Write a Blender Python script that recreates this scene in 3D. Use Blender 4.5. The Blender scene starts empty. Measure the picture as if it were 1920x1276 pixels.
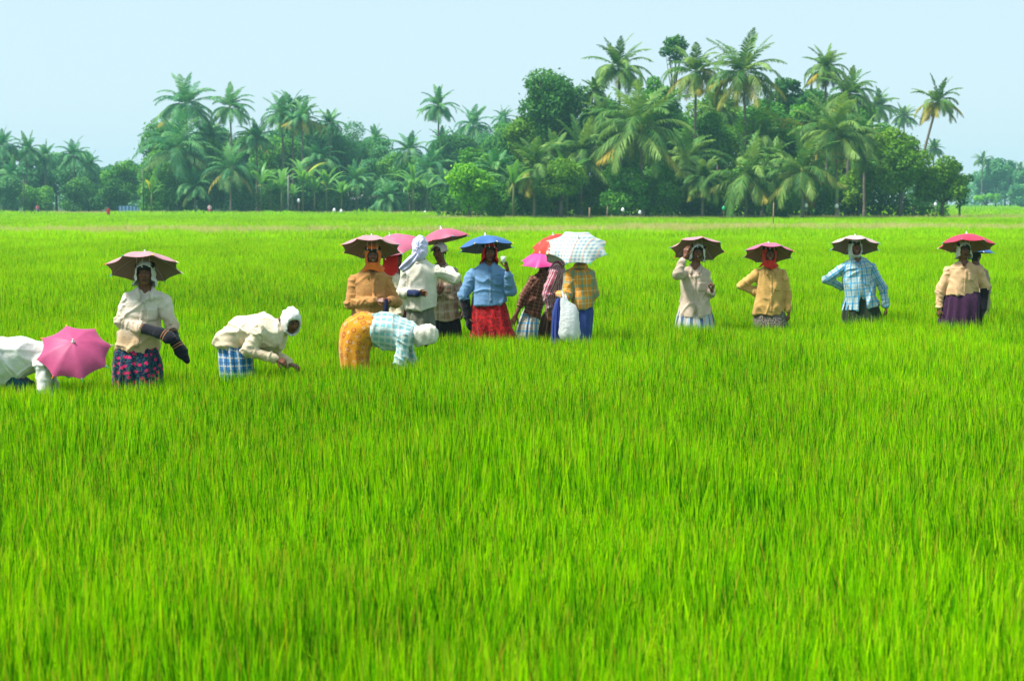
import bpy, bmesh, math, random
import numpy as np
from mathutils import Vector, Matrix, Euler
from mathutils.bvhtree import BVHTree

SC = bpy.context.scene
COL = SC.collection
R = math.radians
FPX = 3733.0                      # focal length in photo pixels (1920 wide)
CAM_Z = 2.1
PITCH = math.atan((638 - 378) / FPX)
CAM = np.array([0.0, 0.0, CAM_Z])
FWD = np.array([0, math.cos(PITCH), -math.sin(PITCH)])
UPV = np.array([0, math.sin(PITCH), math.cos(PITCH)])
GRASS_H = 0.45


def ray(px, py):
    return FWD + np.array([1.0, 0, 0]) * (px - 960) / FPX + UPV * (638 - py) / FPX


def at(px, py, Y):
    d = ray(px, py)
    return CAM + d * (Y / d[1])


def at_height(px, py, z):
    d = ray(px, py)
    return CAM + d * ((z - CAM_Z) / d[2])


# ------------------------------------------------------------------ mesh helpers
def mesh_np(name, verts, faces_list):
    """faces_list: list of int arrays (n,k); builds a mesh quickly."""
    me = bpy.data.meshes.new(name)
    verts = np.asarray(verts, np.float32)
    me.vertices.add(len(verts))
    me.vertices.foreach_set('co', verts.ravel())
    loops = np.concatenate([np.asarray(f, np.int32).ravel() for f in faces_list])
    tot = np.concatenate([np.full(len(f), np.asarray(f).shape[1], np.int32) for f in faces_list])
    start = np.concatenate([[0], np.cumsum(tot)[:-1]]).astype(np.int32)
    me.loops.add(len(loops))
    me.loops.foreach_set('vertex_index', loops)
    me.polygons.add(len(tot))
    me.polygons.foreach_set('loop_start', start)
    me.polygons.foreach_set('loop_total', tot)
    me.update(calc_edges=True)
    me.validate()
    return me


def smooth(me, on=True):
    me.polygons.foreach_set('use_smooth', np.full(len(me.polygons), on))
    me.update()


def link(name, me, mats, parent=None, loc=None):
    o = bpy.data.objects.new(name, me)
    COL.objects.link(o)
    if me is not None and not me.materials:
        for m in (mats if isinstance(mats, (list, tuple)) else [mats]):
            me.materials.append(m)
    if parent is not None:
        o.parent = parent
    if loc is not None:
        o.location = loc
    return o


def tag(o, label=None, cat=None, group=None, kind=None):
    if label: o['label'] = label
    if cat: o['category'] = cat
    if group: o['group'] = group
    if kind: o['kind'] = kind
    return o


def copy_tree(o, parent=None):
    c = o.copy()
    COL.objects.link(c)
    if parent is not None:
        c.parent = parent
    for ch in list(o.children):
        copy_tree(ch, c)
    return c


def point_attr(me, name, vals, typ='FLOAT'):
    a = me.attributes.new(name, typ, 'POINT')
    v = np.asarray(vals, np.float32)
    a.data.foreach_set('value' if typ == 'FLOAT' else ('vector' if typ == 'FLOAT_VECTOR' else 'color'), v.ravel())


class MB:
    """collects tubes, balls, grids into one mesh with material indices"""
    def __init__(self):
        self.v, self.f, self.m, self.n = [], [], [], 0

    def add(self, verts, faces, mat=0):
        for q in faces:
            self.f.append(tuple(i + self.n for i in q)); self.m.append(mat)
        self.v.extend([tuple(p) for p in verts]); self.n += len(verts)

    def grid(self, P, mat=0, closed_u=False, flip=False):
        P = np.asarray(P, float)
        a, b = P.shape[:2]
        fs = []
        for i in range(a - 1):
            for j in range(b if closed_u else b - 1):
                j2 = (j + 1) % b
                q = (i * b + j, i * b + j2, (i + 1) * b + j2, (i + 1) * b + j)
                fs.append(q[::-1] if flip else q)
        self.add(P.reshape(-1, 3), fs, mat)

    def tube(self, pts, radii, n=8, mat=0, cap=True, ref=None):
        pts = [np.asarray(p, float) for p in pts]
        rings = []
        u = None
        for i, p in enumerate(pts):
            t = pts[min(i + 1, len(pts) - 1)] - pts[max(i - 1, 0)]
            t = t / (np.linalg.norm(t) + 1e-9)
            if u is None:
                r = np.array(ref if ref is not None else ([1, 0, 0] if abs(t[0]) < .8 else [0, 1, 0]), float)
                u = r - t * r.dot(t)
            else:
                u = u - t * u.dot(t)
            u = u / (np.linalg.norm(u) + 1e-9)
            w = np.cross(t, u)
            rr = radii[i] if hasattr(radii, '__len__') else radii
            rings.append([p + rr * (math.cos(2 * math.pi * k / n) * u + math.sin(2 * math.pi * k / n) * w) for k in range(n)])
        b = self.n
        self.grid(rings, mat, closed_u=True)
        if cap:
            self.f.append(tuple(b + k for k in range(n))[::-1]); self.m.append(mat)
            self.f.append(tuple(b + (len(pts) - 1) * n + k for k in range(n))); self.m.append(mat)

    def ball(self, c, r, mat=0, nu=10, nv=6, frame=None):
        r = np.array([r] * 3 if np.isscalar(r) else r, float)
        c = np.asarray(c, float)
        P = []
        for i in range(nv + 1):
            a = math.pi * i / nv
            row = []
            for j in range(nu):
                b = 2 * math.pi * j / nu
                q = np.array([math.sin(a) * math.cos(b), math.sin(a) * math.sin(b), math.cos(a)]) * r
                if frame is not None: q = frame @ q
                row.append(c + q)
            P.append(row)
        self.grid(P, mat, closed_u=True, flip=True)

    def mesh(self, name, smooth_=True):
        me = bpy.data.meshes.new(name)
        me.from_pydata(self.v, [], self.f)
        me.polygons.foreach_set('material_index', self.m)
        me.polygons.foreach_set('use_smooth', [smooth_] * len(self.f))
        me.validate(); me.update()
        return me


# ------------------------------------------------------------------ node helpers
class NT:
    def __init__(self, tree):
        self.t = tree

    def n(self, typ, **kw):
        x = self.t.nodes.new(typ)
        for k, v in kw.items():
            if k == 'inp':
                for i, val in v.items(): x.inputs[i].default_value = val
            else:
                setattr(x, k, v)
        return x

    def l(self, a, b):
        self.t.links.new(a, b)

    def math(self, op, a, b=None, clamp=False):
        x = self.n('ShaderNodeMath', operation=op)
        x.use_clamp = clamp
        for i, v in enumerate((a, b)):
            if v is None: continue
            if isinstance(v, (int, float)): x.inputs[i].default_value = v
            else: self.l(v, x.inputs[i])
        return x.outputs[0]

    def mix(self, fac, a, b, mode='MIX'):
        x = self.n('ShaderNodeMix', data_type='RGBA', blend_type=mode)
        for s, v in ((x.inputs[0], fac), (x.inputs[6], a), (x.inputs[7], b)):
            if isinstance(v, (int, float)): s.default_value = v
            elif isinstance(v, (tuple, list)): s.default_value = tuple(v) + ((1,) if len(v) == 3 else ())
            else: self.l(v, s)
        return x.outputs[2]

    def ramp(self, fac, stops, interp='LINEAR'):
        x = self.n('ShaderNodeValToRGB')
        x.color_ramp.interpolation = interp
        e = x.color_ramp.elements
        while len(e) < len(stops): e.new(0.5)
        for el, (p, c) in zip(e, stops):
            el.position = p
            el.color = (c, c, c, 1) if np.isscalar(c) else tuple(c) + (1,)
        self.l(fac, x.inputs[0])
        return x.outputs[0]

    def noise(self, vec, scale, detail=3, rough=.55, dist=0.0):
        x = self.n('ShaderNodeTexNoise', inp={'Scale': scale, 'Detail': detail, 'Roughness': rough, 'Distortion': dist})
        if vec is not None: self.l(vec, x.inputs['Vector'])
        return x.outputs[0]

    def voro(self, vec, scale, feature='F1', rand=1.0):
        x = self.n('ShaderNodeTexVoronoi', feature=feature)
        x.voronoi_dimensions = '2D'
        x.inputs['Scale'].default_value = scale
        x.inputs['Randomness'].default_value = rand
        self.l(vec, x.inputs['Vector'])
        return x


def new_mat(name):
    m = bpy.data.materials.new(name)
    m.use_nodes = True
    m.node_tree.nodes.clear()
    t = NT(m.node_tree)
    out = t.n('ShaderNodeOutputMaterial')
    return m, t, out


def plain(name, col, rough=.6, spec=.3, metallic=0.0, noise_amt=.12, noise_scale=30):
    m, t, out = new_mat(name)
    b = t.n('ShaderNodeBsdfPrincipled', inp={'Roughness': rough, 'Metallic': metallic, 'Specular IOR Level': spec})
    tc = t.n('ShaderNodeTexCoord')
    f = t.noise(tc.outputs['Object'], noise_scale, 4)
    v = t.math('ADD', t.math('MULTIPLY', f, 2 * noise_amt), 1 - noise_amt)
    x = t.n('ShaderNodeVectorMath', operation='SCALE')
    x.inputs[0].default_value = col
    t.l(v, x.inputs['Scale'])
    t.l(x.outputs[0], b.inputs['Base Color'])
    t.l(b.outputs[0], out.inputs[0])
    return m
# ------------------------------------------------------------------ world, sun, camera
SUN_EL, SUN_AZ = 60.0, -106.0       # azimuth from +Y (away from camera), negative = towards image left


def setup_world():
    w = bpy.data.worlds.new('World')
    SC.world = w
    w.use_nodes = True
    t = NT(w.node_tree)
    w.node_tree.nodes.clear()
    sky = t.n('ShaderNodeTexSky', sky_type='NISHITA')
    sky.sun_disc = False
    sky.sun_elevation = R(SUN_EL)
    sky.sun_rotation = R(SUN_AZ)
    sky.air_density = 1.0
    sky.dust_density = 1.2
    sky.ozone_density = 2.0
    bg = t.n('ShaderNodeBackground', inp={'Strength': 0.105})
    out = t.n('ShaderNodeOutputWorld')
    # thin high veil of cloud: the whole dome is milky
    tint = t.mix(0.8, sky.outputs[0], (4.1, 5.25, 5.85))
    t.l(tint, bg.inputs[0])
    t.l(bg.outputs[0], out.inputs[0])
    sun = bpy.data.lights.new('sun', 'SUN')
    sun.energy = 4.8
    sun.angle = R(11.0)
    sun.color = (1.0, .965, .90)
    so = bpy.data.objects.new('sun', sun)
    COL.objects.link(so)
    d = Vector((math.sin(R(SUN_AZ)) * math.cos(R(SUN_EL)), math.cos(R(SUN_AZ)) * math.cos(R(SUN_EL)), math.sin(R(SUN_EL))))
    so.rotation_euler = d.to_track_quat('Z', 'Y').to_euler()
    so.location = d * 80
    cam = bpy.data.cameras.new('camera')
    cam.sensor_width = 36
    cam.lens = FPX * 36 / 1920
    cam.clip_end = 8000
    cam.clip_start = .1
    cam.dof.use_dof = True
    cam.dof.focus_distance = 21.0
    cam.dof.aperture_fstop = 5.0
    co = bpy.data.objects.new('camera', cam)
    COL.objects.link(co)
    co.location = (0, 0, CAM_Z)
    co.rotation_euler = (math.pi / 2 - PITCH, 0, 0)
    SC.camera = co
    SC.view_settings.view_transform = 'Standard'
    SC.view_settings.look = 'None'
    SC.view_settings.exposure = 0.75
    SC.view_settings.gamma = 1
    SC.render.engine = 'CYCLES'
    c = SC.cycles
    c.use_denoising = True
    try:
        c.denoiser = 'OPENIMAGEDENOISE'
    except Exception:
        pass
    c.use_adaptive_sampling = True
    c.adaptive_threshold = 0.008
    c.max_bounces = 7
    c.diffuse_bounces = 3
    c.glossy_bounces = 2
    c.transmission_bounces = 4
    c.transparent_max_bounces = 8
    c.volume_bounces = 3
    c.sample_clamp_indirect = 6
    c.caustics_reflective = False
    c.caustics_refractive = False


# ------------------------------------------------------------------ grass
def blade_mat(name, cols, dead, transl=.45, dead_amt=.05):
    """cols: (dark, mid, light) base colours of living blades."""
    m, t, out = new_mat(name)
    at_ = t.n('ShaderNodeAttribute', attribute_name='tint')
    sep = t.n('ShaderNodeSeparateXYZ')
    t.l(at_.outputs['Vector'], sep.inputs[0])
    geo = t.n('ShaderNodeNewGeometry')
    mp = t.n('ShaderNodeMapping', inp={'Scale': (1, .45, 1)})
    t.l(geo.outputs['Position'], mp.inputs[0])
    big = t.noise(mp.outputs[0], .30, 3, .6)
    huge = t.noise(mp.outputs[0], .055, 2, .5)
    v = t.math('ADD', t.math('MULTIPLY', sep.outputs[0], 1.2), t.math('MULTIPLY', big, .95))
    v = t.math('ADD', v, t.math('MULTIPLY', huge, .7))
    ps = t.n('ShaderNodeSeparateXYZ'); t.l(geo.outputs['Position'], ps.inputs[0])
    far_backlight = t.n('ShaderNodeMapRange', inp={1: 26.0, 2: 75.0, 3: 0.0, 4: .30}); t.l(ps.outputs[1], far_backlight.inputs[0])     # backlit brightness of farther grass painted into its colour: lighter, yellower with distance
    v = t.math('ADD', v, far_backlight.outputs[0])
    v = t.math('SUBTRACT', v, 1.02, clamp=True)
    col = t.ramp(v, [(0.0, cols[0]), (.5, cols[1]), (1.0, cols[2])])
    # dead leaves (g channel close to 1) and yellowing tips (b channel = height along the blade)
    isdead = t.math('GREATER_THAN', sep.outputs[1], 1 - dead_amt)
    tipy = t.math('MULTIPLY', t.math('SUBTRACT', sep.outputs[2], .78, clamp=True), t.math('MULTIPLY', t.math('GREATER_THAN', sep.outputs[1], .80), 5.0), clamp=True)
    col = t.mix(tipy, col, (.56, .50, .04))
    tipo = t.math('MULTIPLY', t.math('SUBTRACT', sep.outputs[2], .72, clamp=True), t.math('MULTIPLY', t.math('GREATER_THAN', sep.outputs[1], .98), 6.0), clamp=True)
    col = t.mix(tipo, col, (.62, .42, .02))
    col = t.mix(isdead, col, dead)
    d = t.n('ShaderNodeBsdfPrincipled', inp={'Roughness': .6, 'Specular IOR Level': .04})
    tr = t.n('ShaderNodeBsdfTranslucent')
    t.l(col, d.inputs['Base Color'])
    hs = t.n('ShaderNodeHueSaturation', inp={'Hue': .485, 'Saturation': 1.1, 'Value': 1.25})
    t.l(col, hs.inputs['Color'])
    t.l(hs.outputs[0], tr.inputs['Color'])
    ms = t.n('ShaderNodeMixShader', inp={0: transl})
    t.l(d.outputs[0], ms.inputs[1]); t.l(tr.outputs[0], ms.inputs[2])
    t.l(ms.outputs[0], out.inputs[0])
    return m


def tuft(rng, size, n, h0, h1, w0, w1, segs=4, lean=.30, hills=6, droop=.25):
    """many curved blades on a patch of the given size; returns verts, quads, tint"""
    hx = rng.uniform(-.5, .5, (hills, 2)) * size
    hid = rng.integers(0, hills, n)
    off = rng.normal(0, 1, (n, 2)) * min(.035, size * .12)
    base = hx[hid] + off
    out = off / (np.linalg.norm(off, axis=1, keepdims=True) + 1e-6)
    ln = np.abs(rng.normal(0, 1, n)) * lean * .55 + rng.uniform(0, lean * .3, n)
    ang = np.arctan2(out[:, 1], out[:, 0]) + rng.normal(0, .6, n)
    dirx, diry = np.cos(ang), np.sin(ang)
    h = rng.uniform(h0, h1, n) * (1 - .12 * rng.random(n) ** 3)
    w = rng.uniform(w0, w1, n)
    face = rng.uniform(0, math.pi, n)
    wx, wy = np.cos(face), np.sin(face)
    dr = droop * rng.random(n) ** 2
    ts = np.linspace(0, 1, segs + 1)
    V, T = [], []
    t0 = rng.random(n); t1 = rng.random(n)
    for i, tt in enumerate(ts):
        horiz = h * (ln * tt + dr * tt ** 3)
        z = h * (tt - dr * .45 * tt ** 3 - .18 * ln * tt * tt)
        c = np.stack([base[:, 0] + dirx * horiz, base[:, 1] + diry * horiz, z], 1)
        ww = w * (0.75 + .5 * tt if tt < .5 else (1.0 - ((tt - .5) / .5) ** 1.6)) * .5
        if tt >= 1: ww = w * .03
        s = np.stack([wx * ww, wy * ww, 0 * ww], 1)
        V.append(np.stack([c - s, c + s], 1))
        T.append(np.stack([np.stack([t0, t1, np.full(n, tt)], 1)] * 2, 1))
    V = np.stack(V, 1)           # n, segs+1, 2, 3
    T = np.stack(T, 1)
    k = (segs + 1) * 2
    F = []
    b = np.arange(n)[:, None] * k
    for i in range(segs):
        F.append(np.concatenate([b + 2 * i, b + 2 * i + 1, b + 2 * i + 3, b + 2 * i + 2], 1))
    return V.reshape(-1, 3), np.concatenate(F), T.reshape(-1, 3)


def scatter_object(name, mat, protos, pts, var, rotz, tilt, scale):
    """one object: prototype tufts and loose points in one mesh, instanced by geometry nodes"""
    VV, FF, TT, PID = [], [], [], []
    n = 0
    for i, (v, f, tn) in enumerate(protos):
        VV.append(v); FF.append(f + n); TT.append(tn); PID.append(np.full(len(v), i)); n += len(v)
    m = len(pts)
    verts = np.concatenate(VV + [pts])
    me = mesh_np(name, verts, [np.concatenate(FF)])
    pid = np.concatenate(PID + [np.full(m, -1)])
    z = np.zeros(n)
    point_attr(me, 'proto', pid)
    point_attr(me, 'variant', np.concatenate([z, var]))
    point_attr(me, 'tint', np.concatenate(TT + [np.zeros((m, 3))]), 'FLOAT_VECTOR')
    point_attr(me, 'eul', np.concatenate([np.zeros((n, 3)), np.stack([tilt[:, 0], tilt[:, 1], rotz], 1)]), 'FLOAT_VECTOR')
    point_attr(me, 'scl', np.concatenate([np.ones((n, 3)), scale]), 'FLOAT_VECTOR')
    ng = bpy.data.node_groups.new(name + '_scatter', 'GeometryNodeTree')
    ng.interface.new_socket('Geometry', in_out='INPUT', socket_type='NodeSocketGeometry')
    ng.interface.new_socket('Geometry', in_out='OUTPUT', socket_type='NodeSocketGeometry')
    N, L = ng.nodes.new, ng.links.new
    gi, go = N('NodeGroupInput'), N('NodeGroupOutput')

    def attr(nm, typ):
        x = N('GeometryNodeInputNamedAttribute'); x.data_type = typ; x.inputs['Name'].default_value = nm
        return x.outputs['Attribute']
    pa = attr('proto', 'FLOAT')

    def sel(lo, hi):
        a = N('FunctionNodeCompare'); a.data_type = 'FLOAT'; a.operation = 'GREATER_THAN'
        L(pa, a.inputs[0]); a.inputs[1].default_value = lo
        b = N('FunctionNodeCompare'); b.data_type = 'FLOAT'; b.operation = 'LESS_THAN'
        L(pa, b.inputs[0]); b.inputs[1].default_value = hi
        c = N('FunctionNodeBooleanMath'); c.operation = 'AND'
        L(a.outputs[0], c.inputs[0]); L(b.outputs[0], c.inputs[1])
        s = N('GeometryNodeSeparateGeometry'); s.domain = 'POINT'
        L(gi.outputs[0], s.inputs[0]); L(c.outputs[0], s.inputs[1])
        return s.outputs[0]
    jn = N('GeometryNodeJoinGeometry')
    for i in reversed(range(len(protos))):
        g = N('GeometryNodeGeometryToInstance')
        L(sel(i - .5, i + .5), g.inputs[0]); L(g.outputs[0], jn.inputs[0])
    ip = N('GeometryNodeInstanceOnPoints')
    L(sel(-1.5, -.5), ip.inputs['Points'])
    L(jn.outputs[0], ip.inputs['Instance'])
    ip.inputs['Pick Instance'].default_value = True
    L(attr('variant', 'FLOAT'), ip.inputs['Instance Index'])
    er = N('FunctionNodeEulerToRotation')
    L(attr('eul', 'FLOAT_VECTOR'), er.inputs[0]); L(er.outputs[0], ip.inputs['Rotation'])
    L(attr('scl', 'FLOAT_VECTOR'), ip.inputs['Scale'])
    sm = N('GeometryNodeSetMaterial')
    L(ip.outputs[0], sm.inputs[0]); sm.inputs['Material'].default_value = mat
    L(sm.outputs[0], go.inputs[0])
    o = link(name, me, mat)
    md = o.modifiers.new('scatter', 'NODES')
    md.node_group = ng
    return o


def vnoise(p, s, seed=0):
    """cheap smooth 2-D noise in numpy (sum of warped sines), about -1..1"""
    rg = np.random.default_rng(seed)
    x, y = p[:, 0] * s, p[:, 1] * s
    o = 0
    for i in range(6):
        a = rg.uniform(0, 2 * math.pi); f = rg.uniform(.6, 1.9)
        o = o + np.sin(f * (x * math.cos(a) + y * math.sin(a)) + rg.uniform(0, 6) + 1.2 * np.sin(.7 * f * (x * math.sin(a) - y * math.cos(a)) + rg.uniform(0, 6))) / 3.0
    return o


def build_field(feet):
    rng = np.random.default_rng(11)
    # ground sheet: wet earth and stubble under the rice, to the horizon
    m, t, out = new_mat('paddy_mud')
    geo = t.n('ShaderNodeNewGeometry')
    nz = t.noise(geo.outputs['Position'], 1.3, 6, .6)
    col = t.ramp(nz, [(.3, (.020, .030, .008)), (.6, (.045, .075, .012)), (.8, (.07, .10, .02))])
    b = t.n('ShaderNodeBsdfPrincipled', inp={'Roughness': .9, 'Specular IOR Level': .2})
    t.l(col, b.inputs['Base Color']); t.l(b.outputs[0], out.inputs[0])
    S = 1250.0
    xs = np.array([-S, -500, -150, -60, -20, 0, 20, 60, 150, 500, S])
    ys = np.array([-60, -10, 10, 40, 90, 200, 400, 700, 1000, 1250.0])
    P = [[(x, y, 0) for x in xs] for y in ys]
    mb = MB(); mb.grid(P)
    g = link('ground', mb.mesh('ground', False), m)
    tag(g, 'wet dark soil of the paddy field under the rice', None, None, 'structure')

    protos = []
    for i in range(8):
        protos.append(tuft(rng, .34, 62, .43, .58, .0075, .0125, 5, .13, 9, .10))
    for i in range(6):
        protos.append(tuft(rng, .70, 180, .43, .59, .009, .014, 3, .15, 26, .12))
    for i in range(4):
        protos.append(tuft(rng, 1.8, 260, .40, .60, .018, .030, 2, .3, 90))
    for i in range(3):
        protos.append(tuft(rng, 6.0, 420, .42, .60, .07, .11, 2, .4, 300))
    weeds = len(protos)
    protos.append(tuft(rng, .30, 9, .50, .72, .006, .010, 6, .75, 2, .9))
    protos.append(tuft(rng, .30, 16, .42, .62, .006, .010, 6, .45, 3, .6))
    zones = [(4.6, 29, .34, 5.4, 0, 8), (28, 85, .70, 4.4, 8, 6), (82, 270, 1.8, 2.3, 14, 4), (262, 900, 6.0, 1.6, 18, 3)]
    PTS, VAR = [], []
    for (y0, y1, size, dens, v0, nv) in zones:
        n_try = int(dens / size ** 2 * (y1 - y0) * (2 * (.257 * 1.22 * y1 + 4.5)))
        y = rng.uniform(y0, y1, n_try)
        half = .257 * 1.22 * y + 4.5
        x = rng.uniform(-1, 1, n_try) * (.257 * 1.22 * y1 + 4.5)
        k = np.abs(x) < half
        if y0 > 250: k &= (x > 20) | (y < 340)
        x, y = x[k], y[k]
        PTS.append(np.stack([x, y, 0 * x], 1)); VAR.append(v0 + rng.integers(0, nv, len(x)))
    pts = np.concatenate(PTS); var = np.concatenate(VAR)
    keep = np.ones(len(pts), bool)
    for (fx, fy, fr) in feet:
        keep &= (pts[:, 0] - fx) ** 2 + (pts[:, 1] - fy) ** 2 > fr ** 2
    # trees stand on dry banks, no rice under them
    keep &= ~((pts[:, 1] > 209) & (pts[:, 0] > -9) & (pts[:, 0] < 52) & (pts[:, 1] < 330))
    keep &= ~((pts[:, 1] > 304) & (pts[:, 0] <= -9))
    pts, var = pts[keep], var[keep].astype(float)
    odd = (rng.random(len(pts)) < .035) & (pts[:, 1] < 40)
    var[odd] = weeds + rng.integers(0, 2, odd.sum())     # bent and straggling stems
    n = len(pts)
    hs = .96 + .14 * vnoise(pts, 1.3, 3) + .09 * vnoise(pts, .35, 5)
    hs *= rng.uniform(.9, 1.1, n)
    for (fx, fy, fr) in feet:
        nr = (pts[:, 0] - fx) ** 2 + (pts[:, 1] - fy) ** 2 < 1.4 ** 2
        hs[nr] = np.maximum(hs[nr], .94)
    scl = np.stack([rng.uniform(.9, 1.15, n)] * 2 + [hs], 1)
    tilt = rng.normal(0, .05, (n, 2))
    tilt[:, 1] += .03 + .05 * vnoise(pts, .5, 9)
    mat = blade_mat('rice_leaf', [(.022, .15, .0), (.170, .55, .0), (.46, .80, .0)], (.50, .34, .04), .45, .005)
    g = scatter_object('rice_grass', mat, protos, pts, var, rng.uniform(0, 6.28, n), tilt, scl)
    tag(g, 'bright green rice growing thickly across the whole paddy field', 'grass', None, 'stuff')

    # dry seeding grass on the low bunds between plots
    protos = [tuft(rng, 1.2, 90, .45, .85, .016, .03, 3, .5, 25, .5) for _ in range(4)]
    P2 = []
    def bund(pa, pb, width, dens):
        pa, pb = np.array(pa), np.array(pb)
        L_ = np.linalg.norm(pb - pa)
        n_ = int(L_ * width * dens)
        q = pa + (pb - pa) * rng.random((n_, 1))
        q = q + rng.normal(0, width * .35, (n_, 2)) * np.array([.3, 1])
        P2.append(np.concatenate([q, np.zeros((n_, 1))], 1))
    bund((-36, 116), (12, 118), 9, 1.3)
    bund((8, 132), (52, 126), 10, 1.5)
    bund((-85, 300), (-4, 294), 9, .9)
    bund((-9, 203), (56, 205), 5, 1.4)
    bund((40, 222), (130, 290), 8, .5)
    q = np.concatenate(P2)
    n = len(q)
    mat2 = blade_mat('seed_grass', [(.26, .34, .04), (.46, .48, .11), (.60, .56, .22)], (.56, .50, .22), .4, .3)
    sc_ = rng.uniform(.75, 1.15, n)
    g = scatter_object('dry_grass', mat2, protos, q, rng.integers(0, 4, n).astype(float), rng.uniform(0, 6.28, n), rng.normal(0, .06, (n, 2)), np.stack([sc_, sc_, sc_], 1))
    tag(g, 'tan seeding grass on the low banks between the rice plots', 'grass', None, 'stuff')


def build_haze():
    m, t, out = new_mat('haze_air')
    v = t.n('ShaderNodeVolumePrincipled')
    v.inputs['Color'].default_value = (.42, .80, 1.0, 1)
    v.inputs['Density'].default_value = HAZE
    v.inputs['Anisotropy'].default_value = 0.2
    t.l(v.outputs[0], out.inputs['Volume'])
    mb = MB()
    X, Y0, Y1, Z0, Z1 = 1300, -100, 1300, -1.0, 34.0
    c = [(x, y, z) for z in (Z0, Z1) for y in (Y0, Y1) for x in (-X, X)]
    mb.add(c, [(0, 2, 3, 1), (4, 5, 7, 6), (0, 1, 5, 4), (2, 6, 7, 3), (0, 4, 6, 2), (1, 3, 7, 5)])
    o = link('haze', mb.mesh('haze', False), m)
    tag(o, 'pale bluish haze in the air over the field', None, None, 'stuff')


HAZE = 0.0003
# ------------------------------------------------------------------ smooth bodies: distance fields meshed as one surface
def V3(*a): return np.array(a, float)
def nrm(v): return v / (np.linalg.norm(v) + 1e-9)


class Sdf:
    def __init__(self):
        self.p = []

    def cap(self, a, b, ra, rb=None, k=.02, flat=None, ratio=1.0, sub=False):
        """tapered capsule; flat = direction in which the section is scaled by ratio"""
        self.p.append(('c', np.asarray(a, float), np.asarray(b, float), ra, ra if rb is None else rb, k, None if flat is None else nrm(np.asarray(flat, float)), ratio, sub))

    def ell(self, c, r, M=None, k=.015, sub=False):
        self.p.append(('e', np.asarray(c, float), np.asarray(r, float), np.eye(3) if M is None else M, k, sub))

    def plane(self, p, n):
        """cut away what lies on the side n of the plane"""
        self.p.append(('p', np.asarray(p, float), nrm(np.asarray(n, float))))

    def mesh(self, h):
        lo, hi = np.full(3, 9.), np.full(3, -9.)
        for q in self.p:
            if q[0] == 'c' and not q[8]:
                r = max(q[3], q[4]) * max(1, q[7])
                lo = np.minimum(lo, np.minimum(q[1], q[2]) - r); hi = np.maximum(hi, np.maximum(q[1], q[2]) + r)
            elif q[0] == 'e' and not q[5]:
                r = q[2].max(); lo = np.minimum(lo, q[1] - r); hi = np.maximum(hi, q[1] + r)
        lo -= 4 * h; hi += 4 * h
        n = np.ceil((hi - lo) / h).astype(int) + 1
        G = np.full(n, .3, np.float32)
        ax = [lo[i] + h * np.arange(n[i]) for i in range(3)]
        for q in self.p:
            if q[0] == 'p':
                d = sum((a - q[1][i]) * q[2][i] for i, a in enumerate(np.meshgrid(*ax, indexing='ij', sparse=True)))
                G = np.maximum(G, d.astype(np.float32)); continue
            if q[0] == 'c':
                _, a, b, ra, rb, k, flat, ratio, sub = q
                r = max(ra, rb) * max(1, ratio) + k + 3 * h
                l, u = np.minimum(a, b) - r, np.maximum(a, b) + r
            else:
                _, c, rr, M, k, sub = q
                r = rr.max() + k + 3 * h
                l, u = c - r, c + r
            i0 = np.maximum(0, np.floor((l - lo) / h).astype(int)); i1 = np.minimum(n, np.ceil((u - lo) / h).astype(int) + 1)
            if (i1 <= i0).any(): continue
            sl = tuple(slice(i0[i], i1[i]) for i in range(3))
            X = np.stack(np.meshgrid(*[ax[i][sl[i]] for i in range(3)], indexing='ij'), -1)
            if q[0] == 'c':
                pa, ba = X - a, b - a
                sc = 1.0
                if flat is not None and ratio != 1:
                    pa = pa - (pa @ flat)[..., None] * flat * (1 - 1 / ratio)
                    ba = ba - ba.dot(flat) * flat * (1 - 1 / ratio)
                    sc = min(1.0, ratio)
                t = np.clip(pa @ ba / (ba.dot(ba) + 1e-12), 0, 1)
                d = (np.linalg.norm(pa - t[..., None] * ba, axis=-1) - (ra + (rb - ra) * t)) * sc
            else:
                P = (X - c) @ M
                k0 = np.linalg.norm(P / rr, axis=-1); k1 = np.linalg.norm(P / rr ** 2, axis=-1)
                d = k0 * (k0 - 1) / np.maximum(k1, 1e-6)
            S = G[sl]
            if sub:
                hh = np.clip(.5 - .5 * (S + d) / k, 0, 1)
                G[sl] = S * (1 - hh) - d * hh + k * hh * (1 - hh)
            else:
                hh = np.clip(.5 + .5 * (S - d) / k, 0, 1)
                G[sl] = S * (1 - hh) + d * hh - k * hh * (1 - hh)
        return surface_nets(G, lo, h)


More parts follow.
